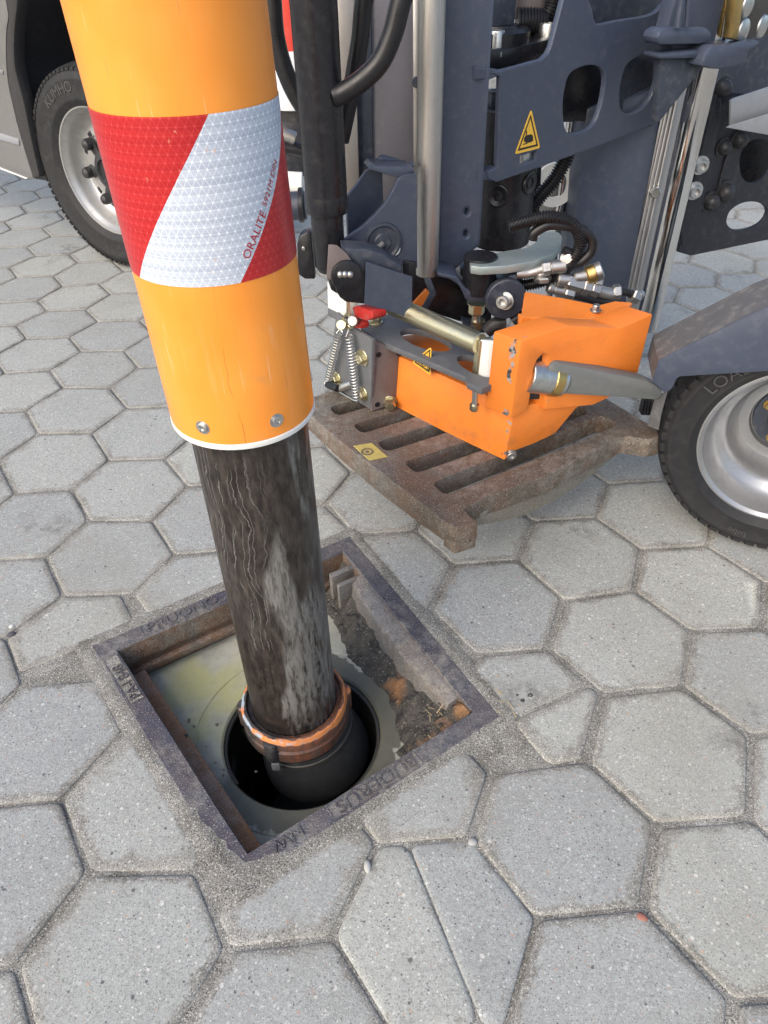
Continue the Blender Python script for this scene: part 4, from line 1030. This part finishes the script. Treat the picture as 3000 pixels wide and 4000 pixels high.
# shield and sensor housing at the foot
HPn2 = MP(.56, 10)
prism('shield_box', z4((330, 120), (500, 128), (600, 160), (738, 245), (738, 300), (620, 290), (490, 225), (480, 300), (350, 200)), shift(HPn2, -.004), .05, MT['grey_dark'], mast, .004)
plate('shield_plate', z4((488, 214), (806, 320), (800, 602), (478, 502)), shift(HPn2, .004), .006, MT['grey'], mast, bev=.001)
prism('housing_plate', z4((285, 330), (430, 270), (492, 230), (488, 505), (350, 490), (312, 460), (286, 420)), shift(HPn2, -.002), .03, MT['black'], mast, .003)
prism('cover_leaf', z4((234, 98), (292, 103), (360, 160), (425, 262), (432, 290), (300, 345), (220, 330)), shift(HPn2, .002), .004, MT['taupe'], mast, .001)
dc = on(shift(HPn2, .003), *z4((355, 308))[0])
lathe('sensor_disc', [(0, .006), (.026, .006), (.03, .004), (.031, 0)], dc, HPn2[1], MT['black'], mast, 32)
for p in ((314, 300), (346, 299), (380, 300)):
    c = on(shift(HPn2, .009), *z4(p)[0]); bm = bmesh.new(); bmesh.ops.create_uvsphere(bm, u_segments=14, v_segments=8, radius=.0068, matrix=Matrix.Translation(V3(c))); from_bm('sensor_stud', bm, MT['steel'], mast, 60)
prism('cylinder_clevis', z4((235, 330), (300, 330), (300, 440), (250, 410)), shift(HPn2, -.02), .04, MT['black'], mast, .004)
prism('lower_bracket', z4((735, 200), (830, 220), (830, 370), (800, 370), (735, 300)), MP(.66, 0), .03, MT['black'], mast, .003)
# hoses at the mast
H = lambda y, *p: [on(MP(y), *q) for q in z2(*p)]
tube('hose', H(.6, (960, -120), (905, 0), (845, 230), (760, 420), (640, 545), (500, 640), (440, 660)), .0175, MT['hose'], mast, 18)
tube('hose', H(.7, (700, -120), (650, 0), (625, 250), (580, 520), (540, 720), (490, 960)), .0165, MT['hose'], mast, 18)
tube('hose', H(.72, (10, -150), (25, 0), (45, 230), (90, 420), (160, 600), (240, 740)), .0165, MT['hose'], mast, 18)

# ------------------------------------------------------------------ swing arm with warning sign
arm_t = thing('swing_arm', 'slate blue plate arm with oval holes and yellow warning triangle', 'swing arm', (.5, .95, .45))
sp0 = at_y(1985, 690, .84); WPn = VP(sp0, 36)
out = z3((25, 428), (95, 412), (330, 350), (365, 315), (385, 270), (470, -60), (1140, -60), (1120, 120), (1015, 170), (1010, 330), (1075, 345), (1285, 380), (1012, 725), (600, 885), (60, 1075), (10, 1052), (6, 1012), (66, 985), (84, 455))
h1 = smooth2(z3((490, 440), (560, 395), (640, 385), (692, 420), (700, 500), (672, 640), (620, 745), (520, 785), (468, 765), (452, 640), (462, 530)), 4)
h2 = smooth2(z3((830, 380), (900, 328), (965, 312), (1008, 355), (1003, 480), (960, 590), (900, 650), (830, 672), (790, 630), (788, 520), (805, 440)), 4)
h3 = smooth2(z3((628, -55), (626, 60), (640, 128), (670, 141), (780, 118), (960, 88), (1035, 35), (1062, -55)), 3)
h4 = z3((200, 918), (232, 912), (296, 887), (290, 938), (228, 968), (198, 972))
plate('arm_plate', out, WPn, .014, MT['grey'], arm_t, holes=[h1, h2, h3, h4], bev=.0025)
plate('arm_flange', z3((-60, 395), (30, 405), (95, 412), (60, 455), (20, 470), (-60, 470)), shift(WPn, -.002), .03, MT['grey'], arm_t, bev=.003)
plate('arm_flange', z3((-60, 1000), (5, 1010), (70, 985), (60, 1070), (-60, 1060)), shift(WPn, -.004), .03, MT['grey'], arm_t, bev=.003)
plate('back_plate', z3((740, 250), (1200, 200), (1150, 480), (980, 760), (740, 760)), shift(WPn, -.045), .01, MT['taupe'] if False else MT['grey_dark'], arm_t)
plate('back_plate', z3((560, -120), (1150, -120), (1140, 200), (560, 240)), shift(WPn, -.06), .01, MT['grey_dark'], arm_t)
prism('dark_block', z3((420, 360), (730, 340), (720, 690), (600, 712), (430, 722)), shift(WPn, -.09), .03, MT['black'], arm_t)  # black block put behind the oval hole so its inside looks dark
tri = z3((265, 640), (318, 872), (168, 910)); sticker(tri, shift(WPn, .0012), arm_t, .8)
hand = z3((232, 800), (262, 790), (274, 798), (276, 828), (262, 838), (236, 842), (222, 832), (222, 815))
plate('sticker_hand', hand, shift(WPn, .0018), .0006, MT['blk'], arm_t, fil=.002, bev=.0001)
for q in (((235, 770), (240, 770), (238, 802), (233, 802)), ((215, 848), (240, 842), (242, 847), (216, 853))): plate('sticker_hand', z3(*q), shift(WPn, .0018), .0006, MT['blk'], arm_t, bev=.0001)
c = on(WPn, *z3((250, 932))[0]); box('square_insert', c + np.array([-.012, .028, -.002]), (.03, .04, .04), MT['zinc'], arm_t, 36)
X, r = vc(1958, 830, .965, 236); zj = at_y(1960, 985, .965 - r)[2]
cyl('swivel_cylinder', (X[0], X[1], zj), (X[0], X[1], zj + .3), r, MT['black'], arm_t, 48, .004)
for p, k in (((50, 1152), 1), ((262, 1090), .8)):
    q = at_y(*z3(p)[0], X[1] - r * .9); dv = np.array([q[0] - X[0], -.05 if k < 1 else -.09, 0]); dv /= np.linalg.norm(dv); q = np.array([X[0], X[1], q[2]]) + dv * (r - .001)
    lathe('swivel_screw', [(.012, .001), (.022, .004), (.025, .003), (.026, 0)], q, dv, MT['black'], arm_t, 24); lathe('swivel_screw', [(.0, -.002), (.0118, -.002), (.0118, .003), (.013, .003)], q, dv, MT['frame_black'], arm_t, 6)
# stop sector under the cylinder
SZ = at_z(1, 1, 0)[2]; zsct = zj + .004
sect = z5((45, 160), (70, 148), (112, 150), (130, 162), (143, 130), (250, 108), (360, 92), (395, 70), (415, 42), (437, 12), (480, 4), (530, 10), (548, 32), (543, 75), (500, 125), (400, 165), (250, 190), (110, 198), (55, 190))
MT['sector'] = metal('zinc_sector', (.4, .47, .47), .45, .45, (.25, .27, .22), 30, .6)
plate('stop_sector', sect, HP(.502), .018, MT['sector'], arm_t, bev=.002)
prism('under_bracket', z5((0, 205), (170, 235), (330, 225), (330, 330), (160, 330), (0, 290)), VP((.4, .86, 0), 0), .1, MT['black'], arm_t)
# bearing stack and bolts in the bay above the plate
B3 = VP((.45, .97, 0), 0); K = lambda x, y, d=0.0: on(shift(B3, d), *z3((x, y))[0])
prism('bearing_foot', z3((-40, 290), (150, 282), (400, 225), (375, 300), (330, 352), (20, 412), (-40, 412)), VP((.45, .95, 0), 20), .14, MT['black'], arm_t, .004)
c = K(60, 160, -.06); rr_ = .075
lathe('bearing_housing', [(0, .075), (rr_ * .62, .075), (rr_ * .66, .07), (rr_ * .9, .07), (rr_, .064), (rr_, 0), (0, 0)], c - np.array([0, 0, .07]), (0, 0, 1), MT['black'], arm_t, 40)
box('bearing_block', c + np.array([-.01, 0, .06]), (.07, .07, .11), MT['grey_dark'], arm_t, 20); box('bearing_block', c + np.array([-.025, 0, .13]), (.06, .06, .06), MT['black'], arm_t, 20)
for p, rr_ in (((62, 245), .017), ((362, 200), .021)):
    q = K(*p, .0 if p[0] < 100 else -.06); socketbolt('foot_bolt', q - np.array([0, 0, .025]), (0, 0, 1), rr_, .045, MT['zinc'], arm_t, 1.4)
tube('corrugated_hose', [K(410, -60, -.1), K(385, 40, -.1), K(350, 120, -.1), K(335, 200, -.1)], .0165, MT['hose'], arm_t, 14, 8, (.002, .0066))
tube('corrugated_hose', [K(180, 130, -.1), K(260, 130, -.1), K(350, 135, -.1)], .026, MT['hose'], arm_t, 14, 8, (.002, .0066))
cyl('grey_pipe', K(235, -60, -.16), K(235, 90, -.16), .05, MT['taupe'], arm_t, 28); cyl('pipe_clip', K(180, 60, -.14), K(230, 30, -.14), .022, MT['steel'], arm_t, 20)
cyl('grey_pipe', K(405, -60, -.13), K(400, 200, -.13), .016, MT['grey_dark'], arm_t, 18)
hb = K(52, 530, .02); hexbolt('hanging_bolt', hb, (0, 0, -1), .017, .03, MT['grey_dark'], arm_t, 1.2); cyl('hanging_bolt', hb, hb - np.array([0, 0, .055]), .01, MT['zinc'], arm_t, 14)
tube('corrugated_hose', [on(VP((.6, 1.02, 0), 0), *p) for p in z3((480, 900), (455, 960), (400, 1060), (330, 1140), (270, 1215))], .0165, MT['hose'], arm_t, 14, 8, (.002, .0066))
prism('grey_panel', z3((270, 960), (470, 900), (440, 1340), (255, 1340)), VP((.6, 1.22, 0), 0), .02, paint('pale_panel', (.3, .29, .28), .5, .3), arm_t)
pc_ = on(VP((.6, 1.2, 0), 0), *z3((400, 1085))[0]); lathe('cream_ring', [(.032, 0), (.056, 0), (.056, .012), (.032, .012), (.032, 0)], pc_, (0, -1, 0), MT['white'], arm_t, 28)
prism('dark_post', z3((240, 1000), (325, 985), (310, 1300), (250, 1320)), VP((.55, 1.08, 0), 0), .03, MT['black'], arm_t)

# ------------------------------------------------------------------ guide column on the right of the swing arm
gcol = thing('guide_column', 'slate blue upright box column with aluminium rail and chromed rod', 'guide column', (.8, 1.1, 0))
RP = VP((.75, 1.12, 0), 6)
prism('box_column', z3((590, 640), (1040, 520), (1018, 735), (838, 1700), (800, 1900), (470, 1900), (498, 1660), (548, 1000)), RP, .12, MT['grey'], gcol, .006)
prism('aluminium_rail', z3((1130, 300), (1262, 380), (1228, 430), (975, 1780), (930, 2080), (770, 2080), (838, 1680), (1010, 770)), shift(RP, -.012), .05, MT['alu'], gcol, .003)
for x0, x1 in ((1040, 838), (1062, 862), (1085, 890)):
    a = on(shift(RP, -.008), *z3((x0 + 40, 560))[0]); b = on(shift(RP, -.008), *z3((x1 - 20, 1760))[0]); cyl('rail_rib', a, b, .0035, MT['alu'], gcol, 8)
prism('rail_slot', z3((1235, 380), (1262, 380), (1052, 1500), (1022, 1750), (992, 1750)), shift(RP, -.004), .03, MT['grey_dark'], gcol, .002)
rc = on(shift(RP, -.005), *z3((990, 1127))[0]); hexbolt('rail_bolt', rc, RP[1] + np.array([-.2, 0, 0]), .0145, .014, MT['zinc'], gcol, 0)
X, r = vc(2553, 1150, 1.08, 88); zr = at_y(2555, 1306, 1.08 - r)[2]
cyl('chrome_rod', (X[0], X[1], zr), (X[0], X[1], zr + 1.0), r, MT['chrome'], gcol, 40, .004)
L3 = VP((.65, 1.2, 0), 0)
X2, r2 = vc(2188, 800, 1.2, 34); cyl('chrome_rod', (X2[0], X2[1], .05), (X2[0], X2[1], .9), r2, MT['chrome'], gcol, 24)
prism('aluminium_rail', z3((505, 800), (590, 780), (535, 1450), (500, 1700), (455, 1700)), L3, .03, MT['alu'], gcol, .003)
# clamp at the rod head
CP = VP((.85, .98, 0), 24)
plate('clamp_body', z3((1125, -60), (1470, -60), (1440, 170), (1385, 250), (1330, 290), (1100, 300), (1060, 200)), shift(CP, -.03), .04, MT['grey'], gcol, bev=.004)
prism('clamp_rib', z3((1005, 225), (1030, 178), (1060, 165), (1300, 160), (1335, 190), (1330, 235), (1265, 262), (1020, 268)), shift(CP, .008), .05, MT['grey'], gcol, .01)
prism('clamp_rib', z3((1010, 318), (1270, 292), (1290, 310), (1275, 345), (1015, 350)), shift(CP, .008), .05, MT['grey'], gcol, .007)
prism('clamp_jaw', z3((1265, 390), (1290, 325), (1330, 268), (1440, 262), (1570, 250), (1612, 232), (1608, 268), (1548, 300), (1538, 360), (1480, 390), (1385, 408), (1330, 406)), shift(CP, .03), .07, MT['grey'], gcol, .008)
prism('clamp_web', z3((1030, 345), (1280, 345), (1280, 395), (1020, 720), (1000, 720)), shift(CP, -.012), .02, MT['grey_dark'], gcol, .002)
tube('weld_bead', [on(shift(CP, .012), *p) for p in z3((1125, 160), (1135, 90), (1150, 0), (1155, -60))], .007, MT['grey'], gcol, 8)
tube('weld_bead', [on(shift(CP, .012), *p) for p in z3((1180, 155), (1185, 70), (1192, -60))], .005, MT['grey'], gcol, 8)
TPn = VP((1.05, 1.1, 0), 40)
prism('brass_strip', z3((1440, 225), (1462, 40), (1470, -60), (1525, -60), (1508, 60), (1480, 238)), shift(TPn, .006), .02, MT['brass'], gcol, .002)
prism('rivet_plate', z3((1478, 238), (1510, -60), (1800, -60), (1800, 190), (1660, 205)), TPn, .02, paint('brown_grey_plate', (.045, .04, .034), .5, .2), gcol, .002)
for p in ((1540, 30), (1515, 178), (1625, 155)):
    c = on(TPn, *z3(p)[0]); lathe('rivet', [(0, .007), (.012, .006), (.021, .003), (.023, 0)], c, TPn[1], MT['zinc'], gcol, 24)

# ------------------------------------------------------------------ dark machine frame, right
mfr = thing('chassis', 'dark drilled machine frame plate with domed nuts and pale angle bracket', 'machine frame', (1.2, 1.25, .35))
FPn = VP(at_y(2680, 1000, 1.25), 20)
o_ = z3((1130, 1485), (1205, 1507), (1700, 1405), (1900, 1360), (1900, 600), (1700, 560), (1390, 540), (1330, 560), (1250, 900))
plate('frame_plate', o_, FPn, .012, MT['frame_black'], mfr, holes=[smooth2(z3((1492, 950), (1510, 880), (1560, 830), (1620, 820), (1680, 850), (1690, 930), (1660, 1020), (1600, 1070), (1550, 1078), (1505, 1040)), 4), smooth2(z3((1418, 1290), (1440, 1240), (1500, 1200), (1570, 1188), (1630, 1205), (1655, 1250), (1620, 1310), (1550, 1345), (1470, 1355), (1425, 1330)), 4)], bev=.002)
plate('frame_plate', z3((1300, 240), (1900, 150), (1900, 640), (1400, 640), (1330, 560)), shift(FPn, -.16), .012, MT['grey_dark'], mfr)
plate('inner_panel', z3((1440, 780), (1750, 780), (1750, 1120), (1440, 1120)), shift(FPn, -.1), .01, MT['black'], mfr)
plate('raised_flange', smooth2(z3((1355, 560), (1385, 600), (1380, 720), (1330, 980), (1275, 1220), (1225, 1370), (1178, 1432), (1150, 1440), (1150, 1300), (1200, 1150), (1290, 800)), 3), shift(FPn, .012), .014, MT['frame_black'], mfr, bev=.004)
def dome(p, r, off=.0):
    c = on(shift(FPn, off), *z3(p)[0]); lathe('domed_nut', [(r * 1.15, 0), (r * 1.25, .005), (r, .006), (r, r * .5)] + [(r * math.cos(a), r * .5 + r * math.sin(a)) for a in (.4, .8, 1.2)] + [(0, r * 1.5)], c, FPn[1], MT['rubber'], mfr, 24)
for p, r in (((1395, 1128), .03), ((1312, 1185), .028), ((1480, 822), .026), ((1390, 865), .024), ((1382, 515), .026)): dome(p, r * .8)
for p in ((1258, 972), (1222, 1122)): socketbolt('frame_bolt', on(shift(FPn, .012), *z3(p)[0]), FPn[1] + np.array([-.3, 0, 0]), .017, .02, MT['zinc'], mfr, 1.4)
tube('weld_seam', [on(shift(FPn, .004), *p) for p in z3((1440, 860), (1400, 980), (1370, 1100))], .004, MT['frame_black'], mfr, 8)
AP = VP(at_y(2850, 450, 1.15), 25); MT['galv'] = metal('galvanised_sheet', (.4, .4, .41), .5, .25, scale=20, metallic=.5)
prism('angle_bracket', z3((1440, 592), (1460, 580), (1800, 470), (1800, 640), (1660, 672), (1438, 742)), AP, .006, MT['galv'], mfr, .001)
prism('angle_bracket_foot', z3((1438, 740), (1660, 672), (1800, 640), (1800, 815), (1660, 795), (1418, 752)), shift(VP(AP[0], 25), .02), .005, MT['galv'], mfr, .001)

# ------------------------------------------------------------------ trailing wheel with mudguard
zw = zoom(2400, 1000, .52)
def wheel_tyre(name, c, ax, R0, r_in, w, mat, parent, blocks=0, deep=.008, n=96):
    prof = [(r_in, -w * .42), (r_in + (R0 - r_in) * .25, -w * .5), (r_in + (R0 - r_in) * .7, -w * .52), (R0 - .012, -w * .46), (R0 - .002, -w * .38), (R0, -w * .2), (R0, w * .2), (R0 - .002, w * .38), (R0 - .012, w * .46), (r_in + (R0 - r_in) * .7, w * .52), (r_in + (R0 - r_in) * .66, w * .524), (r_in + (R0 - r_in) * .63, w * .52), (r_in + (R0 - r_in) * .25, w * .5), (r_in + (R0 - r_in) * .2, w * .505), (r_in + (R0 - r_in) * .16, w * .495), (r_in, w * .42)]
    o = lathe(name, prof, c, ax, mat, parent, n, 40)
    if blocks:
        bm = bmesh.new(); a = V3(ax).normalized(); e = a.orthogonal().normalized(); f = a.cross(e); rr = random.Random(2)
        for k in range(blocks):
            for lane, (h0, h1) in enumerate(((-.5, -.3), (-.27, -.05), (-.02, .2), (.23, .49))):
                t0 = 2 * PI * (k + .5 * (lane % 2)) / blocks; t1 = t0 + 2 * PI / blocks * .7
                P = []
                for t, h in ((t0, h0), (t1, h0), (t1 + .012, h1), (t0 + .012, h1)):
                    rad = R0 + deep * .6 - (.013 if abs(h) > .4 else .0); P.append(V3(c) + (e * math.cos(t) + f * math.sin(t)) * rad + a * (h * w))
                cen = sum(P, Vector()) / 4; low = [V3(c) + a * ((p - V3(c)).dot(a)) + ((p - V3(c)) - a * ((p - V3(c)).dot(a))) * (1 - deep * 1.6 / R0) for p in P]
                t_ = [bm.verts.new(p) for p in P]; l_ = [bm.verts.new(p) for p in low]; bm.faces.new(t_)
                for i in range(4): bm.faces.new((t_[i], l_[i], l_[(i + 1) % 4], t_[(i + 1) % 4]))
        tag(from_bm('tread', bm, mat, o, 0), kind='stuff')
    return o
def wheel_text(s, size, c, ax, r, a0, face, mat, parent, flip=1):
    a = V3(ax).normalized(); up = Vector((0, 0, 1)); rt = up.cross(a).normalized() * 1.0
    def fn(x, y, z):
        t = a0 - x / r; rad = r + y; return V3(c) + (rt * math.cos(t) + up * math.sin(t)) * rad + a * (face + z)
    return link('tyre_lettering', text_bm(s, size, fn, .0012), mat, parent, 0)
MT['tyre'] = paint('tyre_rubber', (.02, .02, .021), .62, .35, (.12, .115, .1), spec=.35)
MT['tyre_dark'] = paint('clean_tyre_rubber', (.016, .016, .018), .55, .16, (.1, .095, .085), spec=.4)
MT['tyreprint'] = paint('tyre_lettering_rubber', (.055, .055, .056), .55, .2, spec=.4)
WC = np.array([.968, .3, .256]); WA = np.array([-math.sin(math.radians(24)), -math.cos(math.radians(24)), 0])
tw = thing('trailing_wheel', 'small black tyred wheel on silver rim under a slate blue mudguard', 'wheel', (WC[0], WC[1] + .1, 0))
tc = WC - WA * .1
ty = wheel_tyre('tyre', tc, WA, .252, .172, .19, MT['tyre_dark'], tw, 56, .006)
rm = lathe('rim', [(.16, -.095), (.176, -.08), (.176, .066), (.1785, .074), (.1765, .081), (.17, .082), (.163, .076), (.157, .055), (.15, .035), (.14, .022), (.128, .016), (.12, .006), (.116, -.012), (.11, -.03), (.1, -.04), (.088, -.043), (.08, -.041), (.076, -.052), (.04, -.054), (0, -.054)], tc, WA, MT['rim'], tw, 72, 30)
lathe('hub', [(.075, -.052), (.073, -.046), (.07, -.045), (.02, -.045), (0, -.045)], tc, WA, MT['grey_dark'], tw, 40)
ang0 = tc + WA * .0
for k in range(4):
    a = math.radians(25 + 90 * k + 130); rt = np.array([-WA[1], WA[0], 0]); q = tc + (rt * math.cos(a) + np.array([0, 0, 1]) * math.sin(a)) * .056 - WA * .045
    hexbolt('wheel_bolt', q, WA, .0085, .008, MT['brass'], tw, 1.3)
lathe('axle_cap', [(.046, -.045), (.045, -.005), (.04, .004), (.028, .008), (.028, .02), (.018, .022), (0, .022)], tc, WA, MT['grey_dark'], tw, 36)
cyl('axle_nut', tc + WA * .02, tc + WA * .034, .018, MT['zinc'], tw, 6)
wheel_text('LOAD', .034, tc, WA, .2, 2.62, .1, MT['tyreprint'], ty)
wheel_text('tube', .022, tc, WA, .208, 4.6, .0995, MT['tyreprint'], ty)
fp = VP(WC - WA * -.012, -18)
fout = zw((286, 940), (330, 788), (345, 775), (1140, 385), (1300, 330), (2200, 330), (2200, 905), (1400, 860), (1154, 866), (640, 896), (490, 906), (462, 925), (440, 985), (415, 1012), (375, 1026))
prism('mudguard', fout, fp, .004, MT['grey'], tw, .001)
topl = [on(fp, *p) for p in zw((286, 940), (330, 788), (345, 775), (1140, 385), (1300, 330), (2200, 330))]
bm = bmesh.new(); bk = np.array([0.02, .1, 0.0]); ra = [bm.verts.new(V3(p - fp[1] * .0038)) for p in topl]; rbk = [bm.verts.new(V3(p - fp[1] * .0038 + bk)) for p in topl]
for i in range(len(topl) - 1): bm.faces.new((ra[i], ra[i + 1], rbk[i + 1], rbk[i]))
bmesh.ops.recalc_face_normals(bm, faces=bm.faces[:]); bmesh.ops.solidify(bm, geom=bm.faces[:], thickness=.003)
MT['pale_slate'] = paint('pale_mottled_slate', (.1, .1, .105), .6, .7, (.27, .26, .24), .4, spec=.3)  # paler, mottled slate for the mudguard top and flap
from_bm('mudguard_top', bm, MT['pale_slate'], tw, 25)
prism('mudguard_flap', zw((245, 1275), (300, 1075), (372, 1028), (400, 1010), (350, 1200), (332, 1310)), VP(WC + np.array([-.2, .1, 0]), -35), .006, MT['pale_slate'], tw, .001)
for k in range(4):
    prism('rubber_rib', zw((198 + k * 24, 1190 - k * 2), (222 + k * 20, 1090), (232 + k * 20, 1090), (210 + k * 24, 1190)), VP(WC + np.array([-.2, .3 - k * .004, 0]), 0), .02, MT['rubber'], tw, .002)
prism('rubber_rib', zw((198, 1195), (224, 1085), (305, 1085), (270, 1200)), VP(WC + np.array([-.2, .31, 0]), 0), .02, MT['rubber'], tw, .002)

# ------------------------------------------------------------------ parked van
van = thing('parked_van', 'grey van parked at left with a silver steel wheel in its arch', 'van', (-1.0, 2.4, 0))
VA = -33; vb = at_z(480, 1045, 0); vd = np.array([math.cos(math.radians(VA)), math.sin(math.radians(VA)), 0])
VPn = VP(vb, VA); vn = VPn[1]
wc = vb + vd * .005 + np.array([0, 0, .357]); VR = .357
vt0 = wc - vn * .10
vwheel = lathe('wheel', [(.215, -.09), (.222, -.08), (.222, .07), (.228, .08), (.2265, .09), (.219, .089), (.214, .078), (.206, .07), (.2, .055), (.196, .04), (.186, .02), (.176, .012), (.168, .016), (.163, .026), (.155, .031), (.13, .034), (.12, .042), (.06, .046), (0, .048)], vt0, vn, MT['silver'], van, 72, 30)
vt = wheel_tyre('tyre', vt0, vn, VR - .003, .222, .21, MT['tyre'], vwheel, 84, .006)
rt = V3(np.cross([0, 0, 1], vn)).normalized()
def wp(a, r, h): return np.array(vt0) + (np.array(rt) * math.cos(a) + np.array([0, 0, 1]) * math.sin(a)) * r + vn * h
for k in range(12):                                   # vent openings
    a = math.radians(k * 30 + 8); P = [wp(a + da, r, .0345) for da, r in ((-.1, .134), (.1, .134), (.085, .154), (-.085, .154))]
    prism3('vent_hole', P, vn * -.012, MT['black'], vwheel, .004)
for k in range(6):
    a = math.radians(k * 60 + 188); lathe('nut_cap', [(.024, 0), (.024, .008), (.021, .01), (.021, .035), (.017, .047), (.008, .053), (0, .054)], wp(a, .112, .036), vn, MT['rubber'], vwheel, 24)
    P = [wp(a + da, r, .052) for da, r in ((-.28, .05), (-.17, .105), (.17, .105), (.28, .05))]; prism3('cover_arm', P, vn * .008, MT['rubber'], vwheel, .003)
lathe('hub_cover', [(.07, .045), (.07, .062), (.06, .07), (.045, .072), (.04, .062), (0, .062)], vt0, vn, MT['rubber'], vwheel, 36)
wheel_text('KUMHO', .048, vt0, vn, .272, math.radians(132), .108, MT['tyreprint'], vt)
zv = zoom(0, 0, .36166)
BP = shift(VPn, .015)
lip = [(50, -200), (60, 0), (88, 180), (70, 300), (62, 450), (66, 700), (90, 920), (130, 1110), (200, 1400), (300, 1740), (358, 1930)]
def vp_edge(o): return smooth_open(zv(*[(x + o, y) for x, y in lip]))
def smooth_open(p): return [(q.x, q.y) for q in spline([(a, b, 0) for a, b in p], 4)]
e = vp_edge(0)
prism('van_body', [(-900, -200)] + e[::1] + zv((280, 1928), (0, 1818), (-600, 1560), (-2500, 900)), BP, .06, MT['vanpaint'], van, .006)
MT['matt'] = plastic('matt_black_trim', (.03, .029, .03), .75, .1)
e2 = smooth_open(zv((160, -200), (185, 0), (165, 200), (150, 400), (150, 600), (165, 760), (215, 960), (260, 1130), (330, 1480), (400, 1800), (425, 1915)))
prism('arch_trim', e + e2[::-1], shift(BP, .012), .05, MT['matt'], van, .01)
prism('arch_liner', zv((60, -300), (2600, -300), (2600, 2300), (380, 1930), (120, 1100), (60, 400)), shift(VPn, -.3), .02, MT['matt'], van, 0)
bm_l = [on(shift(VPn, .0), *p) for p in e2]
bm = bmesh.new(); ra = [bm.verts.new(V3(p)) for p in bm_l]; rbk = [bm.verts.new(V3(p - vn * .32)) for p in bm_l]
for i in range(len(bm_l) - 1): bm.faces.new((ra[i], ra[i + 1], rbk[i + 1], rbk[i]))
from_bm('arch_liner', bm, MT['matt'], van, 40)
prism('side_moulding', zv((-300, 1360), (0, 1440), (200, 1505), (206, 1572), (0, 1515), (-300, 1440)), shift(BP, .005), .01, paint('van_moulding', (.26, .27, .29), .4, .2), van, .003)
prism('side_moulding', zv((-300, 680), (0, 750), (28, 765), (30, 808), (0, 800), (-300, 740)), shift(BP, .004), .01, paint('van_moulding_dark', (.2, .2, .21), .4, .2), van, .003)
prism('sill_highlight', zv((-600, 1555), (0, 1815), (285, 1926), (285, 1934), (0, 1826), (-600, 1566)), shift(BP, .004), .02, MT['white'], van, .001)  # thin white strip paints the bright line of light along the sill
prism('van_body', zv((-300, -500), (1200, -500), (1200, -60), (60, -60)), BP, .06, MT['vanpaint'], van, .006)
# ------------------------------------------------------------------ second suction tube behind the mast
t2 = thing('rear_suction_tube', 'second suction tube with red and white band behind the black hydraulic cylinder', 'suction tube', (.06, 1.45, .3))
Q = at_y(1150, 300, 1.45); zq0, zq1 = at_y(1150, 432, 1.36)[2], at_y(1150, 200, 1.36)[2]
lathe('white_band', [(.095, zq0), (.096, zq0 + .002), (.096, zq1)], (Q[0], Q[1], 0), (0, 0, 1), paint('white_reflective_film', (.75, .77, .8), .35, .1), t2, 48)
lathe('red_band', [(.096, zq1), (.096, zq1 + .6)], (Q[0], Q[1], 0), (0, 0, 1), paint('red_reflective_film', (.62, .06, .04), .35, .1), t2, 48)
lathe('tube_end', [(0, zq0 - .03), (.085, zq0 - .03), (.085, zq0 + .001), (.095, zq0 + .001)], (Q[0], Q[1], 0), (0, 0, 1), MT['rubber'], t2, 40)
und = thing('machine_underbody', 'dark underside machinery with pale metal ends seen through the gap', 'machinery', (.05, 1.7, .2))
J = lambda x, y, d=1.6: at_y(1000 + x * .9064, y * .9055, d)
prism('underbody_block', [(1060, 440), (1260, 440), (1260, 690), (1080, 690)], VP((.1, 1.75, 0), 0), .2, MT['frame_black'], und)
cyl('underbody_bar', J(105, 545), J(170, 595), .009, MT['taupe'], und, 12); cyl('underbody_union', J(118, 580), J(170, 600), .02, MT['fitting'], und, 12); cyl('underbody_bar', J(110, 630), J(200, 650), .02, MT['black'], und, 12)
cyl('pale_end', J(125, 785), J(200, 790), .032, MT['white'], und, 20); cyl('dark_union', J(145, 890, 1.3), J(215, 885, 1.3), .038, MT['grey_dark'], und, 24); cyl('dark_union', J(185, 885, 1.28), J(205, 885, 1.28), .046, MT['black'], und, 24)
# ------------------------------------------------------------------ loose pebbles
def pebble(label, u, v, sx, sy, sz, col, rot):
    bm = bmesh.new(); bmesh.ops.create_icosphere(bm, subdivisions=2, radius=1)
    for q in bm.verts: q.co *= 1 + .22 * noise.noise(q.co * 1.3 + Vector((u, v, 0)))
    bmesh.ops.transform(bm, matrix=Matrix.Rotation(rot, 4, 'Z') @ Matrix.Diagonal((sx, sy, sz, 1)), verts=bm.verts)
    p = at_z(u, v, .001); o = from_bm('pebble', bm, paint('pebble_stone', col, .8, .2), None, 60); o.location = (p[0], p[1], sz * .5)
    tag(o, label, 'pebble', 'loose pebbles in the paving joints')
pebble('reddish brown flat pebble in a sandy joint at lower right', 2508, 3583, .008, .0055, .003, (.3, .12, .09), 2.7)
pebble('pale grey round pebble in the joint right of the drain frame', 1846, 3290, .0075, .0065, .004, (.34, .34, .33), .3)
pebble('pale oval pebble in the joint below the raised BUDERUS lettering', 1436, 3385, .0055, .0095, .004, (.4, .4, .38), .1)
pebble('dark grey pebble in the joint left of the drain frame', 44, 2480, .009, .006, .004, (.07, .07, .08), .4)
pebble('white pebble in the joint far left of the drain frame', 46, 2447, .006, .005, .003, (.6, .6, .58), 1)
